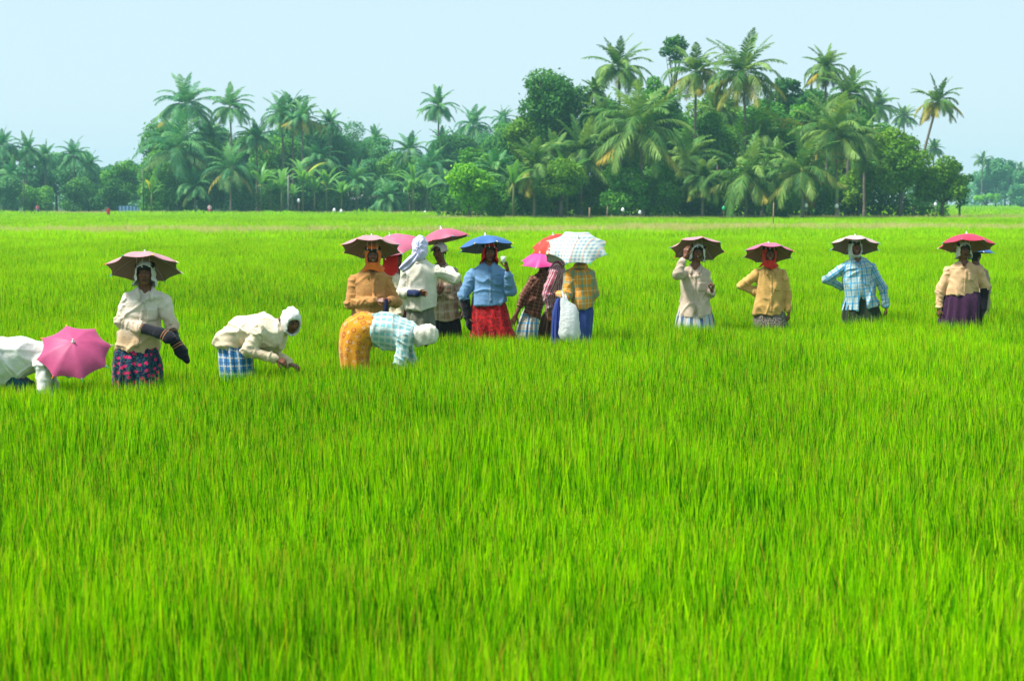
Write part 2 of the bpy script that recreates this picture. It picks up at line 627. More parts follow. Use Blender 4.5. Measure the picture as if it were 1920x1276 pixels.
def surface_nets(G, lo, h):
    S = G < 0
    nx, ny, nz = G.shape
    cor = [(i, j, k) for i in (0, 1) for j in (0, 1) for k in (0, 1)]
    cnt = np.zeros((nx - 1, ny - 1, nz - 1), np.int8)
    for (i, j, k) in cor:
        cnt += S[i:nx - 1 + i, j:ny - 1 + j, k:nz - 1 + k]
    act = (cnt > 0) & (cnt < 8)
    I = np.argwhere(act)
    idx = np.full(act.shape, -1, np.int64)
    idx[act] = np.arange(len(I))
    pos = np.zeros((len(I), 3)); c = np.zeros(len(I))
    g = {q: G[I[:, 0] + q[0], I[:, 1] + q[1], I[:, 2] + q[2]] for q in cor}
    for a in cor:
        for ax in range(3):
            if a[ax]: continue
            b = list(a); b[ax] = 1; b = tuple(b)
            ga, gb = g[a], g[b]
            x = (ga < 0) != (gb < 0)
            t = np.where(x, ga / np.where(x, ga - gb, 1), 0)
            P = np.tile(np.array(a, float), (len(I), 1)); P[:, ax] += t
            pos[x] += P[x]; c[x] += 1
    pos = (I + pos / c[:, None]) * h + lo
    F = []
    for ax in range(3):
        A = [slice(None)] * 3; B = [slice(None)] * 3
        A[ax] = slice(0, -1); B[ax] = slice(1, None)
        sa, sb = S[tuple(A)], S[tuple(B)]
        E = np.argwhere(sa != sb)
        o1, o2 = [(1, 2), (2, 0), (0, 1)][ax]
        ok = (E[:, o1] > 0) & (E[:, o2] > 0) & (E[:, o1] < G.shape[o1] - 1) & (E[:, o2] < G.shape[o2] - 1)
        E = E[ok]
        s = sa[tuple(E.T)]
        def at_(d1, d2):
            Q = E.copy(); Q[:, o1] -= d1; Q[:, o2] -= d2
            return idx[tuple(Q.T)]
        q = np.stack([at_(1, 1), at_(0, 1), at_(0, 0), at_(1, 0)], 1)
        q[~s] = q[~s][:, ::-1]
        F.append(q)
    return pos, np.concatenate(F)


def vnormals(v, f):
    a, b, c, d = (v[f[:, i]] for i in range(4))
    n = np.cross(c - a, d - b)
    N = np.zeros_like(v)
    for i in range(4): np.add.at(N, f[:, i], n)
    return N / (np.linalg.norm(N, axis=1, keepdims=True) + 1e-12)


def lap(v, f, it=1, w=.5):
    for _ in range(it):
        s = np.zeros_like(v); c = np.zeros(len(v))
        for i in range(4):
            j = (i + 1) % 4
            np.add.at(s, f[:, i], v[f[:, j]]); np.add.at(s, f[:, j], v[f[:, i]])
            np.add.at(c, f[:, i], 1); np.add.at(c, f[:, j], 1)
        v = v * (1 - w) + w * s / np.maximum(c, 1)[:, None]
    return v


def noise3(p, s, seed=0, n=7):
    rg = np.random.default_rng(seed)
    q = p * s
    o = 0
    for i in range(n):
        k = nrm(rg.normal(0, 1, 3)) * rg.uniform(.6, 1.7)
        k2 = nrm(rg.normal(0, 1, 3)) * rg.uniform(.5, 1.3)
        o = o + np.sin(q @ k + rg.uniform(0, 6) + 1.4 * np.sin(q @ k2 + rg.uniform(0, 6)))
    return o / math.sqrt(n)
# ------------------------------------------------------------------ cloth, skin and hat materials
_M = {}


def cloth(key, base, pattern=None, rough=.85, soil=None, soil_z=(.62, .95), soil_amt=.8, bump=.35, transl=0.0):
    """woven cloth; base colour, optional pattern(t, uv) -> colour socket, optional soil colour creeping up from the hem and cuffs"""
    if key in _M: return _M[key]
    m, t, out = new_mat(key)
    b = t.n('ShaderNodeBsdfPrincipled', inp={'Roughness': rough, 'Specular IOR Level': .15, 'Sheen Weight': .15})
    uv = t.n('ShaderNodeUVMap'); uv.uv_map = 'UVMap'
    tc = t.n('ShaderNodeTexCoord')
    col = pattern(t, uv.outputs[0]) if pattern else tuple(base)
    blot = t.noise(tc.outputs['Object'], 9, 5, .6)
    col = t.mix(1.0, col, t.ramp(blot, [(.25, (.78, .77, .75)), (.65, (1.06, 1.06, 1.06))]), 'MULTIPLY')
    if soil is not None:
        sep = t.n('ShaderNodeSeparateXYZ'); t.l(tc.outputs['Object'], sep.inputs[0])
        z = t.math('ADD', sep.outputs[2], t.math('MULTIPLY', t.math('SUBTRACT', t.noise(tc.outputs['Object'], 5, 4, .6), .5), .5))
        f = t.n('ShaderNodeMapRange', inp={1: soil_z[0], 2: soil_z[1], 3: soil_amt, 4: 0.0})
        t.l(z, f.inputs[0])
        col = t.mix(f.outputs[0], col, soil)
    if isinstance(col, tuple):
        b.inputs['Base Color'].default_value = col + (1,)
    else:
        t.l(col, b.inputs['Base Color'])
    w1 = t.noise(tc.outputs['Object'], 24, 4, .6, 1.2)
    w2 = t.noise(tc.outputs['Object'], 160, 2, .5)
    bp = t.n('ShaderNodeBump', inp={'Strength': bump, 'Distance': .03})
    t.l(t.math('ADD', w1, t.math('MULTIPLY', w2, .12)), bp.inputs['Height'])
    t.l(bp.outputs[0], b.inputs['Normal'])
    sh = b.outputs[0]
    if transl > 0:
        tr = t.n('ShaderNodeBsdfTranslucent')
        if isinstance(col, tuple): tr.inputs[0].default_value = col + (1,)
        else: t.l(col, tr.inputs[0])
        ms = t.n('ShaderNodeMixShader', inp={0: transl})
        t.l(sh, ms.inputs[1]); t.l(tr.outputs[0], ms.inputs[2]); sh = ms.outputs[0]
    t.l(sh, out.inputs[0])
    _M[key] = m
    return m


def band(t, x, freq, width, off=0.0):
    fr = t.math('FRACT', t.math('ADD', t.math('MULTIPLY', x, freq), off))
    return t.math('LESS_THAN', fr, width)


def plaid(base, bands):
    """bands: (axis, stripes per metre, width share, offset, colour, opacity)"""
    def f(t, uv):
        s = t.n('ShaderNodeSeparateXYZ'); t.l(uv, s.inputs[0])
        col = tuple(base)
        for (ax, fq, w, off, c, op) in bands:
            col = t.mix(t.math('MULTIPLY', band(t, s.outputs[ax], fq, w, off), op), col, c)
        return col
    return f


def print_dots(base, layers):
    """layers: (voronoi scale, radius, colour, randomness, inner radius)"""
    def f(t, uv):
        col = tuple(base)
        for i, (sc, rad, c, rd, inner) in enumerate(layers):
            mp = t.n('ShaderNodeMapping', inp={'Location': (3.7 * i, 1.9 * i, 0)}); t.l(uv, mp.inputs[0])
            v = t.voro(mp.outputs[0], sc, 'F1', rd)
            d = t.math('ADD', v.outputs['Distance'], t.math('MULTIPLY', t.math('SUBTRACT', t.noise(uv, sc * 4, 2), .5), .42 if rad > .22 and not inner else .12))
            k = t.math('LESS_THAN', d, rad)
            if inner: k = t.math('MULTIPLY', k, t.math('GREATER_THAN', d, inner))
            col = t.mix(k, col, c)
        return col
    return f


def skin_mat():
    if 'skin' in _M: return _M['skin']
    m, t, out = new_mat('skin')
    tc = t.n('ShaderNodeTexCoord')
    f = t.noise(tc.outputs['Object'], 40, 4)
    col = t.ramp(f, [(.3, (.115, .040, .018)), (.7, (.195, .072, .034))])
    b = t.n('ShaderNodeBsdfPrincipled', inp={'Roughness': .48, 'Specular IOR Level': .4})
    t.l(col, b.inputs['Base Color'])
    t.l(b.outputs[0], out.inputs[0])
    _M['skin'] = m
    return m


def small_mats():
    return [skin_mat(), mat('lip', (.10, .028, .022), .4), mat('eye_white', (.35, .32, .29), .3), mat('iris', (.01, .007, .005), .2),
            mat('hair', (.010, .008, .008), .5), mat('tooth', (.8, .78, .7), .3)]


def mat(key, col, rough=.6, spec=.3):
    if key not in _M: _M[key] = plain(key, col, rough, spec)
    return _M[key]


def canopy_mat(key, col, pattern=None):
    if key in _M: return _M[key]
    m, t, out = new_mat(key)
    tc = t.n('ShaderNodeTexCoord')
    c = pattern(t, tc.outputs['Object']) if pattern else tuple(col)
    n = t.noise(tc.outputs['Object'], 14, 4, .6)
    c = t.mix(1.0, c, t.ramp(n, [(.3, (.86, .86, .86)), (.7, (1.05, 1.05, 1.05))]), 'MULTIPLY')
    b = t.n('ShaderNodeBsdfPrincipled', inp={'Roughness': .5, 'Specular IOR Level': .3})
    t.l(c, b.inputs['Base Color'])
    tr = t.n('ShaderNodeBsdfTranslucent'); t.l(c, tr.inputs[0])
    ms = t.n('ShaderNodeMixShader', inp={0: .18})
    t.l(b.outputs[0], ms.inputs[1]); t.l(tr.outputs[0], ms.inputs[2])
    t.l(ms.outputs[0], out.inputs[0])
    _M[key] = m
    return m
# ------------------------------------------------------------------ people
def rot_to(yaw, pitch=0, roll=0):
    """columns: side (image right when yaw 0), back (away from face), up. yaw>0 turns the face to image right, pitch>0 nods down"""
    M = Matrix.Rotation(R(yaw), 3, 'Z') @ Matrix.Rotation(R(pitch), 3, 'X') @ Matrix.Rotation(R(roll), 3, 'Y')
    return np.array(M)


def head_prims(s, hc, M, sc=.96):
    P = lambda x, y, z: hc + M @ (np.array([x, y, z]) * sc)
    e = lambda c, r, k=.015, sub=False: s.ell(P(*c), np.array(r) * sc, M, k, sub)
    e((0, .018, .035), (.074, .092, .082))
    e((0, -.028, -.045), (.057, .060, .068), .03)
    e((0, -.062, -.094), (.026, .024, .020), .02)
    for q in (-1, 1):
        e((q * .040, -.062, -.020), (.024, .022, .026), .02)
        e((q * .078, .012, -.008), (.010, .020, .032), .006)
        e((q * .031, -.092, .012), (.017, .013, .010), .010, True)
        s.cap(P(q * .012, -.087, .028), P(q * .046, -.076, .026), .009 * sc, .007 * sc, .010)
    s.cap(P(0, -.084, .016), P(0, -.101, -.024), .008 * sc, .012 * sc, .010)
    for q in (-1, 1):
        e((q * .012, -.092, -.030), (.008, .009, .007), .006)
    s.cap(P(-.020, -.080, -.055), P(.020, -.080, -.055), .0085 * sc, None, .005)
    s.cap(P(-.016, -.081, -.068), P(.016, -.081, -.068), .0095 * sc, None, .005)


def finger(s, root, d, up, ln, r, curl, k=.004):
    """three bones bending towards -up"""
    p = np.asarray(root, float); d = nrm(d); side = np.cross(d, up)
    for i, (fr, c) in enumerate(((.45, .7), (.31, 1.0), (.24, .8))):
        a = R(curl) * c
        up2 = np.cross(side, d)
        d = nrm(d * math.cos(a) + up2 * (-math.sin(a)) * (1 if up2.dot(up) >= -2 else -1))
        q = p + d * ln * fr
        s.cap(p, q, r * (1 - .1 * i), r * (.92 - .1 * i), k)
        p = q
    return p


def hand(s, w, d, up, curl=25, side=1, spread=.0, sc=.95, thumb=35):
    """w wrist, d direction of the hand, up = back of the hand, side=+1: thumb towards cross(up, d)"""
    d = nrm(d); up = nrm(up - d * up.dot(d)); x = np.cross(up, d) * side
    L = .085 * sc
    kn = []
    for i, (o, l) in enumerate(((.030, .97), (.010, 1.0), (-.010, .97), (-.029, .90))):
        a = w + x * o * .55 * sc; b = w + x * o * sc + d * L * l
        s.cap(a, b, .0125 * sc, .0105 * sc, .012)
        kn.append(b)
    for i, (ln, r) in enumerate(((.070, .0088), (.078, .0090), (.072, .0086), (.056, .0078))):
        o = (1.5 - i) * (.06 + spread)
        finger(s, kn[i], d + x * o, up, ln * sc, r * sc, curl * (1 + .12 * i))
    t0 = w + x * .020 * sc + d * .018 * sc - up * .006
    t1 = t0 + nrm(x * math.sin(R(thumb + 12)) + d * math.cos(R(thumb + 12)) - up * .35) * .040 * sc
    t2 = t1 + nrm(x * math.sin(R(thumb - 8)) + d * math.cos(R(thumb - 8)) - up * .5) * .030 * sc
    t3 = t2 + nrm(x * math.sin(R(thumb - 25)) + d * math.cos(R(thumb - 25)) - up * .6) * .024 * sc
    s.cap(t0, t1, .0135 * sc, .0110 * sc, .010); s.cap(t1, t2, .0105 * sc, .0095 * sc, .004); s.cap(t2, t3, .0095 * sc, .0080 * sc, .004)


class Body:
    """joints in metres around the feet: J(px, py, dy) turns a photo pixel at depth Y+dy into the person's own space"""
    def __init__(self, name_label, px, gy, Y=None):
        # where the sight line over the rice tips meets the person gives the distance
        g = at_height(px, gy, GRASS_H)
        self.Y = g[1] if Y is None else Y
        p = at(px, gy, self.Y)
        self.root = np.array([p[0], self.Y, 0.0])
        self.label = name_label
        self.s = FPX / self.Y
        FEET.append((self.root[0], self.root[1], .12))

    def J(self, px, py, dy=0.0):
        return at(px, py, self.Y + dy) - self.root

    def px(self, n):
        return n / self.s


def uv_from_bones(me, verts, faces, bones):
    """bones: (a, b, ref radius); every face takes its nearest bone; u runs round the bone, v along it (metres)"""
    fc = verts[faces].mean(1)
    best = np.full(len(fc), 9e9); bi = np.zeros(len(fc), int)
    for i, (a, b, r) in enumerate(bones):
        ba = b - a; t = np.clip((fc - a) @ ba / (ba @ ba), 0, 1)
        d = np.linalg.norm(fc - a - t[:, None] * ba, axis=1) / r
        k = d < best; best[k] = d[k]; bi[k] = i
    UV = np.zeros((len(faces), 4, 2))
    for i, (a, b, r) in enumerate(bones):
        k = bi == i
        if not k.any(): continue
        t = nrm(b - a)
        ref = np.array([0, 1.0, 0]) if abs(t[1]) < .9 else np.array([0, 0, 1.0])
        u = nrm(ref - t * ref.dot(t)); w = np.cross(t, u)
        P = verts[faces[k]] - a
        ang = np.arctan2(P @ w, P @ u)
        a0 = ang[:, :1]
        ang = a0 + (ang - a0 + math.pi) % (2 * math.pi) - math.pi
        UV[k, :, 0] = ang * r; UV[k, :, 1] = P @ t
    ul = me.uv_layers.new(name='UVMap')
    # quads keep their corner order unless validate() changed them
    ul.data.foreach_set('uv', UV.reshape(-1).astype(np.float32))


def sdf_object(name, s, h, mats, parent, bones=None, disp=None, sm=1, loc=None, hem=None):
    v, f = s.mesh(h)
    if sm: v = lap(v, f, sm, .5)
    if disp is not None:
        v = v + vnormals(v, f) * disp(v)[:, None]
    if hem is not None:             # the lower edge hangs unevenly
        near = np.clip(1 - (v[:, 2] - hem) / .10, 0, 1) * (v[:, 2] > hem - .10) * (np.hypot(v[:, 0] - v[:, 0].mean(), v[:, 1] - v[:, 1].mean()) < .32)
        v[:, 2] -= near * (.020 * noise3(v * np.array([1, 1, .2]), 13, 77) + .010)
    me = mesh_np(name, v, [f])
    smooth(me)
    if bones: uv_from_bones(me, v, f, bones)
    o = link(name, me, mats, parent, loc)
    return o, v, f


def ridged(p, s, seed, w=.35):
    n = noise3(p, s, seed, 5)
    return np.exp(-(n / w) ** 2)


def fold_fn(bones, seed, amp=.007, torso=0, tw=1.0):
    """cloth folds: creases hanging and pulling across the torso, irregular crumples across the sleeves"""
    def f(v):
        best = np.full(len(v), 9e9); out = np.zeros(len(v))
        for i, (a, b, r) in enumerate(bones):
            ba = b - a; L = np.linalg.norm(ba); t = (v - a) @ ba / (L * L)
            tc_ = np.clip(t, 0, 1)
            q = v - a - tc_[:, None] * ba
            d = np.linalg.norm(q, axis=1) / r
            n = ba / L
            along = (v - a) @ n
            if i in (torso if isinstance(torso, (list, tuple)) else [torso]):
                wp = v + .05 * np.stack([noise3(v, 7, seed + 30 + z) for z in range(3)], 1)
                hang = wp - n * (along * .68)[:, None]
                low = np.clip(1.15 - t, .25, 1)
                fld = amp * (1.25 * low * ridged(hang, 17, seed, .4) + .9 * ridged(wp * np.array([1, 1, .8]), 10, seed + 3, .22) + .7 * ridged(wp - n * (along * -.35)[:, None], 9, seed + 7, .2) + .45 * noise3(v, 11, seed + 9) - .8)
            else:
                wp = v + .03 * np.stack([noise3(v, 11, seed + 40 + z + i) for z in range(3)], 1)
                rings = wp + n * (along * 1.3)[:, None]
                el = np.clip(.45 + .55 * np.maximum(np.exp(-(t / .28) ** 2), np.exp(-((t - 1) / .28) ** 2)), 0, 1)
                fld = amp * (.95 * el * ridged(rings, 17, seed + 2 + i, .42) + .7 * ridged(wp, 13, seed + 12 + i, .25) + .35 * noise3(v, 14, seed + 20 + i) - .6)
            k = d < best
            best[k] = d[k]; out[k] = fld[k]
        return out
    return f


def loft_skirt(name, rings, mats, parent, seed, amp=.016, folds=(9, 23), n=120, m=34, thick=True, drift=6.0):
    """rings from waist to hem: (centre, side vec, half width, back vec, half depth)"""
    rg = np.random.default_rng(seed)
    k = len(rings)
    tt = np.linspace(0, k - 1, m)
    C, A, B = [], [], []
    arr = [np.concatenate([np.asarray(r[0], float), nrm(r[1]) * r[2], nrm(r[3]) * r[4]]) for r in rings]
    arr = np.array(arr)

    def cr(t):
        i = min(int(t), k - 2); f = t - i
        p0, p1, p2, p3 = arr[max(i - 1, 0)], arr[i], arr[i + 1], arr[min(i + 2, k - 1)]
        return .5 * (2 * p1 + (p2 - p0) * f + (2 * p0 - 5 * p1 + 4 * p2 - p3) * f * f + (3 * p1 - p0 - 3 * p2 + p3) * f ** 3)
    th = np.linspace(0, 2 * math.pi, n, endpoint=False)
    fr = [(rg.integers(folds[0], folds[1]), rg.uniform(0, 6.28), rg.uniform(.4, 1.0), rg.uniform(-1, 1)) for _ in range(6)]
    P, U = [], []
    vlen = 0
    prev = None
    for t in tt:
        a = cr(t); c, av, bv = a[:3], a[3:6], a[6:9]
        if prev is not None: vlen += np.linalg.norm(c - prev)
        prev = c
        g = (t / (k - 1))
        w = 0
        for (mm, ph, am, dr) in fr:
            w = w + am * np.sin(mm * th + ph + dr * drift * g + .8 * np.sin(3 * th + ph))
        w = np.sign(w) * np.abs(w) ** .8
        off = amp * (.25 + .75 * g) * w / 2.0
        rad = 1 + off / max(.05, .5 * (np.linalg.norm(av) + np.linalg.norm(bv)))
        p = c + (np.cos(th) * rad)[:, None] * av + (np.sin(th) * rad)[:, None] * bv
        P.append(p)
        U.append(np.stack([th * .5 * (np.linalg.norm(arr[:, 3:6], axis=1).mean() + np.linalg.norm(arr[:, 6:9], axis=1).mean()), np.full(n, vlen)], 1))
    P = np.array(P)
    mb = MB(); mb.grid(P, 0, closed_u=True)
    # closed top, tucked under the shirt
    mb.f.append(tuple(range(n))[::-1]); mb.m.append(0)
    me = mb.mesh(name)
    # outward normals
    bm = bmesh.new(); bm.from_mesh(me); bmesh.ops.recalc_face_normals(bm, faces=bm.faces)
    uvl = bm.loops.layers.uv.new('UVMap')
    du = U[0][1, 0] - U[0][0, 0]
    for fa in bm.faces:
        if len(fa.verts) > 4: continue
        js = [l.vert.index % n for l in fa.loops]
        wrap = max(js) - min(js) > n / 2
        for l, j in zip(fa.loops, js):
            i = l.vert.index // n
            u = U[i][j, 0] + (du * n if wrap and j < n / 2 else 0)
            l[uvl].uv = (u, U[i][j, 1])
    bm.to_mesh(me); bm.free()
    return link(name, me, mats, parent)


def conform(mb, bvh, pts, F, off=.004, mat=0, up=0.5):
    """grid of points dropped along -F (towards the body) onto the shirt surface"""
    G = []
    for row in pts:
        rr = []
        for p in row:
            hit = bvh.ray_cast(Vector(p + F * up), Vector(-F))
            q = np.array(hit[0]) if hit[0] is not None else np.asarray(p)
            rr.append(q + F * off)
        G.append(rr)
    mb.grid(G, mat, flip=False)


def cloth_extras(shirt, v, f, neck, F, Rt, hem, mat_idx_btn=1, pocket=1, placket=True, collar=True, split=None, side=0.0):
    """collar, placket with buttons and breast pocket, joined into the shirt mesh"""
    bvh = BVHTree.FromPolygons([Vector(p) for p in v], [tuple(q) for q in f])
    mb = MB()
    U = np.array([0, 0, 1.0])
    ax = hem - neck
    if placket:
        ts = np.linspace(.16, .97, 22)
        for off, wd, o2 in ((0.0, .015, .005),):
            rows = [[neck + ax * t + Rt * (side + x) for x in (-wd, -wd * .33, wd * .33, wd)] for t in ts]
            conform(mb, bvh, rows, F, o2, 0)
        for t in np.linspace(.22, .90, 6):
            hit = bvh.ray_cast(Vector(neck + ax * t + Rt * side + F * .5), Vector(-F))
            if hit[0] is not None: mb.ball(np.array(hit[0]) + F * .006, .0065, 1, 6, 4)
    if pocket:
        c = neck + ax * .42 + Rt * pocket * .095
        rows = [[c + U * (.06 - .12 * i / 5) + Rt * (x * (.052 if i < 5 else .030)) for x in np.linspace(-1, 1, 6)] for i in range(6)]
        conform(mb, bvh, rows, F, .005, 0)
    if collar:
        rows = []
        n = 22
        for rr, dz in ((.058, .028), (.070, .034), (.086, .008), (.098, -.022)):
            row = []
            for i in range(n + 1):
                a = R(-152 + 304 * i / n)          # 0 = back of the neck
                e = max(0, (abs(a) - R(105)) / R(47))
                d = -F * math.cos(a) + Rt * math.sin(a)
                z = dz - .075 * e - (.020 * e if rr > .09 else 0)
                row.append(neck + d * (rr + .012 * e) + F * (.020 * e + .01) + U * z)
            rows.append(row)
        mb.grid(rows, 0)
    if not mb.v: return
    me2 = mb.mesh('extra')
    bm = bmesh.new(); bm.from_mesh(shirt.data)
    uvl = bm.loops.layers.uv.get('UVMap')
    b2 = bmesh.new(); b2.from_mesh(me2)
    bmesh.ops.recalc_face_normals(b2, faces=b2.faces)
    bmesh.ops.solidify(b2, geom=b2.faces[:], thickness=.003)
    vm = {}
    for w in b2.verts: vm[w] = bm.verts.new(w.co)
    for fa in b2.faces:
        try: nf = bm.faces.new([vm[w] for w in fa.verts])
        except ValueError: continue
        nf.material_index = fa.material_index; nf.smooth = True
        if uvl:
            for l in nf.loops: l[uvl].uv = (Vector(l.vert.co - Vector(neck)).dot(Vector(Rt)) + .003, (l.vert.co - Vector(neck)).z)
    b2.free()
    bm.to_mesh(shirt.data); bm.free()
    bpy.data.meshes.remove(me2)
    shirt.data.update()


def headcloth(name, hc, M, mats, parent, style='hood', sc=.96, seed=0, drop=.0, tail=None, wrap=False):
    """cloth wound round the head. hood: closed round the face; drape: open under the chin, hanging beside the jaws; cap: tied behind, no drape"""
    P = lambda x, y, z: hc + M @ (np.array([x, y, z]) * sc)
    rg = np.random.default_rng(seed)
    n = 64
    rows = []
    if style == 'hood':
        rim = lambda a: (.066 * math.sin(a), -.084 + .020 * (abs(math.sin(a))) + (.020 if math.cos(a) < 0 else 0) * -math.cos(a), .078 * math.cos(a) - .022 - (.014 if math.cos(a) < -.3 else 0))
        # profile: (blend to outer shell, depth y, shell half width, top z, bottom z)
        prof = [(0, 0), (.25, .012), (.55, .02), (.8, .02)]
        outer = [(-.090, .071, .080, -.122), (-.074, .082, .104, -.132), (-.030, .093, .126, -.150), (.030, .097, .132, -.175), (.080, .086, .120, -.185), (.112, .050, .070, -.150), (.121, .022, .02, -.085), (.123, .002, -.030, -.036)]
        rr0 = []
        for j in range(n):
            a = 2 * math.pi * j / n
            x, y, z = rim(a); rr0.append(P(x * .96, y + .010, z * .97))
        rows.append(rr0)
        rr0 = []
        for j in range(n):
            a = 2 * math.pi * j / n
            x, y, z = rim(a); rr0.append(P(x, y - .012, z))
        rows.append(rr0)
        for i, (y, w, zt, zb) in enumerate(outer):
            row = []
            for j in range(n):
                a = 2 * math.pi * j / n
                cz = (zt + zb) / 2; hz = (zt - zb) / 2
                s_, c_ = math.sin(a), math.cos(a)
                z = cz + hz * c_
                ww = w * (1 + (.18 if c_ < -.2 else 0) * (-c_ - .2) * (1 if i < 5 else .5))
                wr = .0055 * math.sin(5 * a + i * 1.7 + seed) + .0045 * math.sin(11 * a - i * 2.1 + seed * 2)
                row.append(P((ww + wr) * s_ * (abs(s_) ** -.15 if abs(s_) > .02 else 1), y + .01 * c_ * 0 + wr, z + wr))
            rows.append(row)
        mb = MB(); mb.grid(rows, 0, closed_u=True)
        if wrap:
            # the ends wound round the neck and spread over the collar
            rows = []
            for i, (z, rx, ry, yo) in enumerate(((-.085, .066, .070, -.012), (-.105, .082, .088, -.008), (-.130, .094, .098, .0), (-.152, .108, .106, .006), (-.172, .124, .114, .012), (-.188, .132, .116, .015))):
                row = []
                for j in range(n):
                    a = 2 * math.pi * j / n
                    wr = 1 + (.05 * math.sin(4 * a + i * 1.1 + seed) + .04 * math.sin(9 * a - i * .9 + seed)) * (.4 + .2 * i)
                    row.append(P(rx * wr * math.sin(a), yo - ry * wr * math.cos(a), z + .010 * math.sin(3 * a + seed) * i * .4))
                rows.append(row)
            mb.grid(rows, 0, closed_u=True)
    else:
        # open strip from jaw over the forehead to the other jaw, swept back over the skull
        outer = [(-.094, .070, .084, .0), (-.088, .081, .099, .0), (-.045, .090, .115, .01), (.020, .094, .121, .02), (.075, .084, .110, .02), (.108, .058, .080, .01), (.120, .02, .03, .0)]
        low = {'drape': -.108 - drop, 'cap': -.030}[style]
        for i, (y, w, zt, dd) in enumerate(outer):
            row = []
            zb = low - (.03 if style == 'drape' and i > 2 else 0)
            if style == 'cap': zb = [.070, .066, .058, .03, .0, -.02, -.03][i]
            for j in range(n + 1):
                u = -1 + 2 * j / n                          # -1 jaw, 0 crown, 1 jaw
                au = abs(u)
                if au < .5:
                    a = au / .5 * math.pi / 2
                    x = w * math.sin(a); z = .0 + .01 + (zt - .01) * math.cos(a)
                else:
                    q = (au - .5) / .5
                    fl = .022 if style == 'drape' else -.006
                    x = w + fl * q ** 1.5 * (1.0 if i < 5 else .6); z = .01 + (zb - .01) * q
                    if i >= 5: x *= (1 - .25 * q)
                wr = .004 * math.sin(9 * u + i * 1.3 + seed) + .003 * math.sin(21 * u - i * 2.0 + seed * 3)
                if style == 'drape' and au > .6: wr += .013 * math.sin(17 * u + i * .5 + seed) * (au - .6) / .4
                row.append(P((x + wr) * (1 if u > 0 else -1), y + wr * .7 + (.012 * (au - .5) * 2 if au > .5 and i < 2 else 0), z + wr * .5))
            rows.append(row)
        mb = MB(); mb.grid(rows, 0)
    if tail is not None:
        # loose end: a folded ribbon through the given points
        pts = [np.asarray(p, float) for p in tail[0]]
        wds = tail[1]
        k = len(pts); mm = 16
        G = []
        for t in np.linspace(0, k - 1, mm):
            i = min(int(t), k - 2); f_ = t - i
            p = pts[i] * (1 - f_) + pts[i + 1] * f_
            w = wds[i] * (1 - f_) + wds[i + 1] * f_
            d = nrm(pts[i + 1] - pts[i]); sd = nrm(np.cross(d, np.array([0, 1.0, 0])))
            G.append([p + sd * w * x + np.array([0, 1, 0]) * (.014 * math.sin(6 * x + t) - .010) for x in np.linspace(-1, 1, 9)])
        mb.grid(G, 0)
    me = mb.mesh(name)
    bm = bmesh.new(); bm.from_mesh(me)
    bmesh.ops.remove_doubles(bm, verts=bm.verts[:], dist=.0005)
    bmesh.ops.recalc_face_normals(bm, faces=bm.faces)
    # make sure normals look away from the head
    if bm.faces:
        fc = max(bm.faces, key=lambda q: q.calc_area())
        if (fc.calc_center_median() - Vector(hc)).dot(fc.normal) < 0: bmesh.ops.reverse_faces(bm, faces=bm.faces)
    bmesh.ops.subdivide_edges(bm, edges=bm.edges[:], cuts=1, use_grid_fill=True)
    bmesh.ops.smooth_vert(bm, verts=bm.verts[:], factor=.3, use_axis_x=True, use_axis_y=True, use_axis_z=True)
    bm.normal_update()
    dup = bmesh.ops.duplicate(bm, geom=bm.verts[:] + bm.edges[:] + bm.faces[:])['geom']     # inner layer of the cloth
    for w in [q for q in dup if isinstance(q, bmesh.types.BMVert)]: w.co -= w.normal * .004
    bmesh.ops.reverse_faces(bm, faces=[q for q in dup if isinstance(q, bmesh.types.BMFace)])
    uvl = bm.loops.layers.uv.new('UVMap')
    for fa in bm.faces:
        fa.smooth = True
        for l in fa.loops: l[uvl].uv = (l.vert.co.x, l.vert.co.z)
    bm.to_mesh(me); bm.free()
    return link(name, me, mats, parent)


def face_details(mb, hc, M, sc=.96, smile=0, glance=0.0):
    P = lambda x, y, z: hc + M @ (np.array([x, y, z]) * sc)
    for q in (-1, 1):
        mb.ball(P(q * .031, -.0735, .011), np.array([.0125, .0115, .0070]) * sc, 2, 10, 7, M)
        mb.ball(P(q * .031 + glance, -.0828, .011), np.array([.0062, .0040, .0062]) * sc, 3, 8, 5, M)
        mb.tube([P(q * .014, -.0925, .0295), P(q * .030, -.0905, .0345), P(q * .047, -.0805, .0300)], [.0035, .004, .0025], 6, 4)
    z0 = -.0615
    if smile:
        mb.ball(P(0, -.0862, z0 - .004 * (smile - 1)), np.array([.021, .0045, .0045 + .010 * (smile - 1)]) * sc, 1, 12, 6, M)
        mb.ball(P(0, -.0880, z0 + .001 + .005 * (smile - 1)), np.array([.015, .0038, .0032]) * sc, 5, 12, 6, M)
    else:
        mb.tube([P(-.020, -.0865, z0), P(-.008, -.0905, z0), P(.008, -.0905, z0), P(.020, -.0865, z0)], [.002, .003, .003, .002], 6, 3)


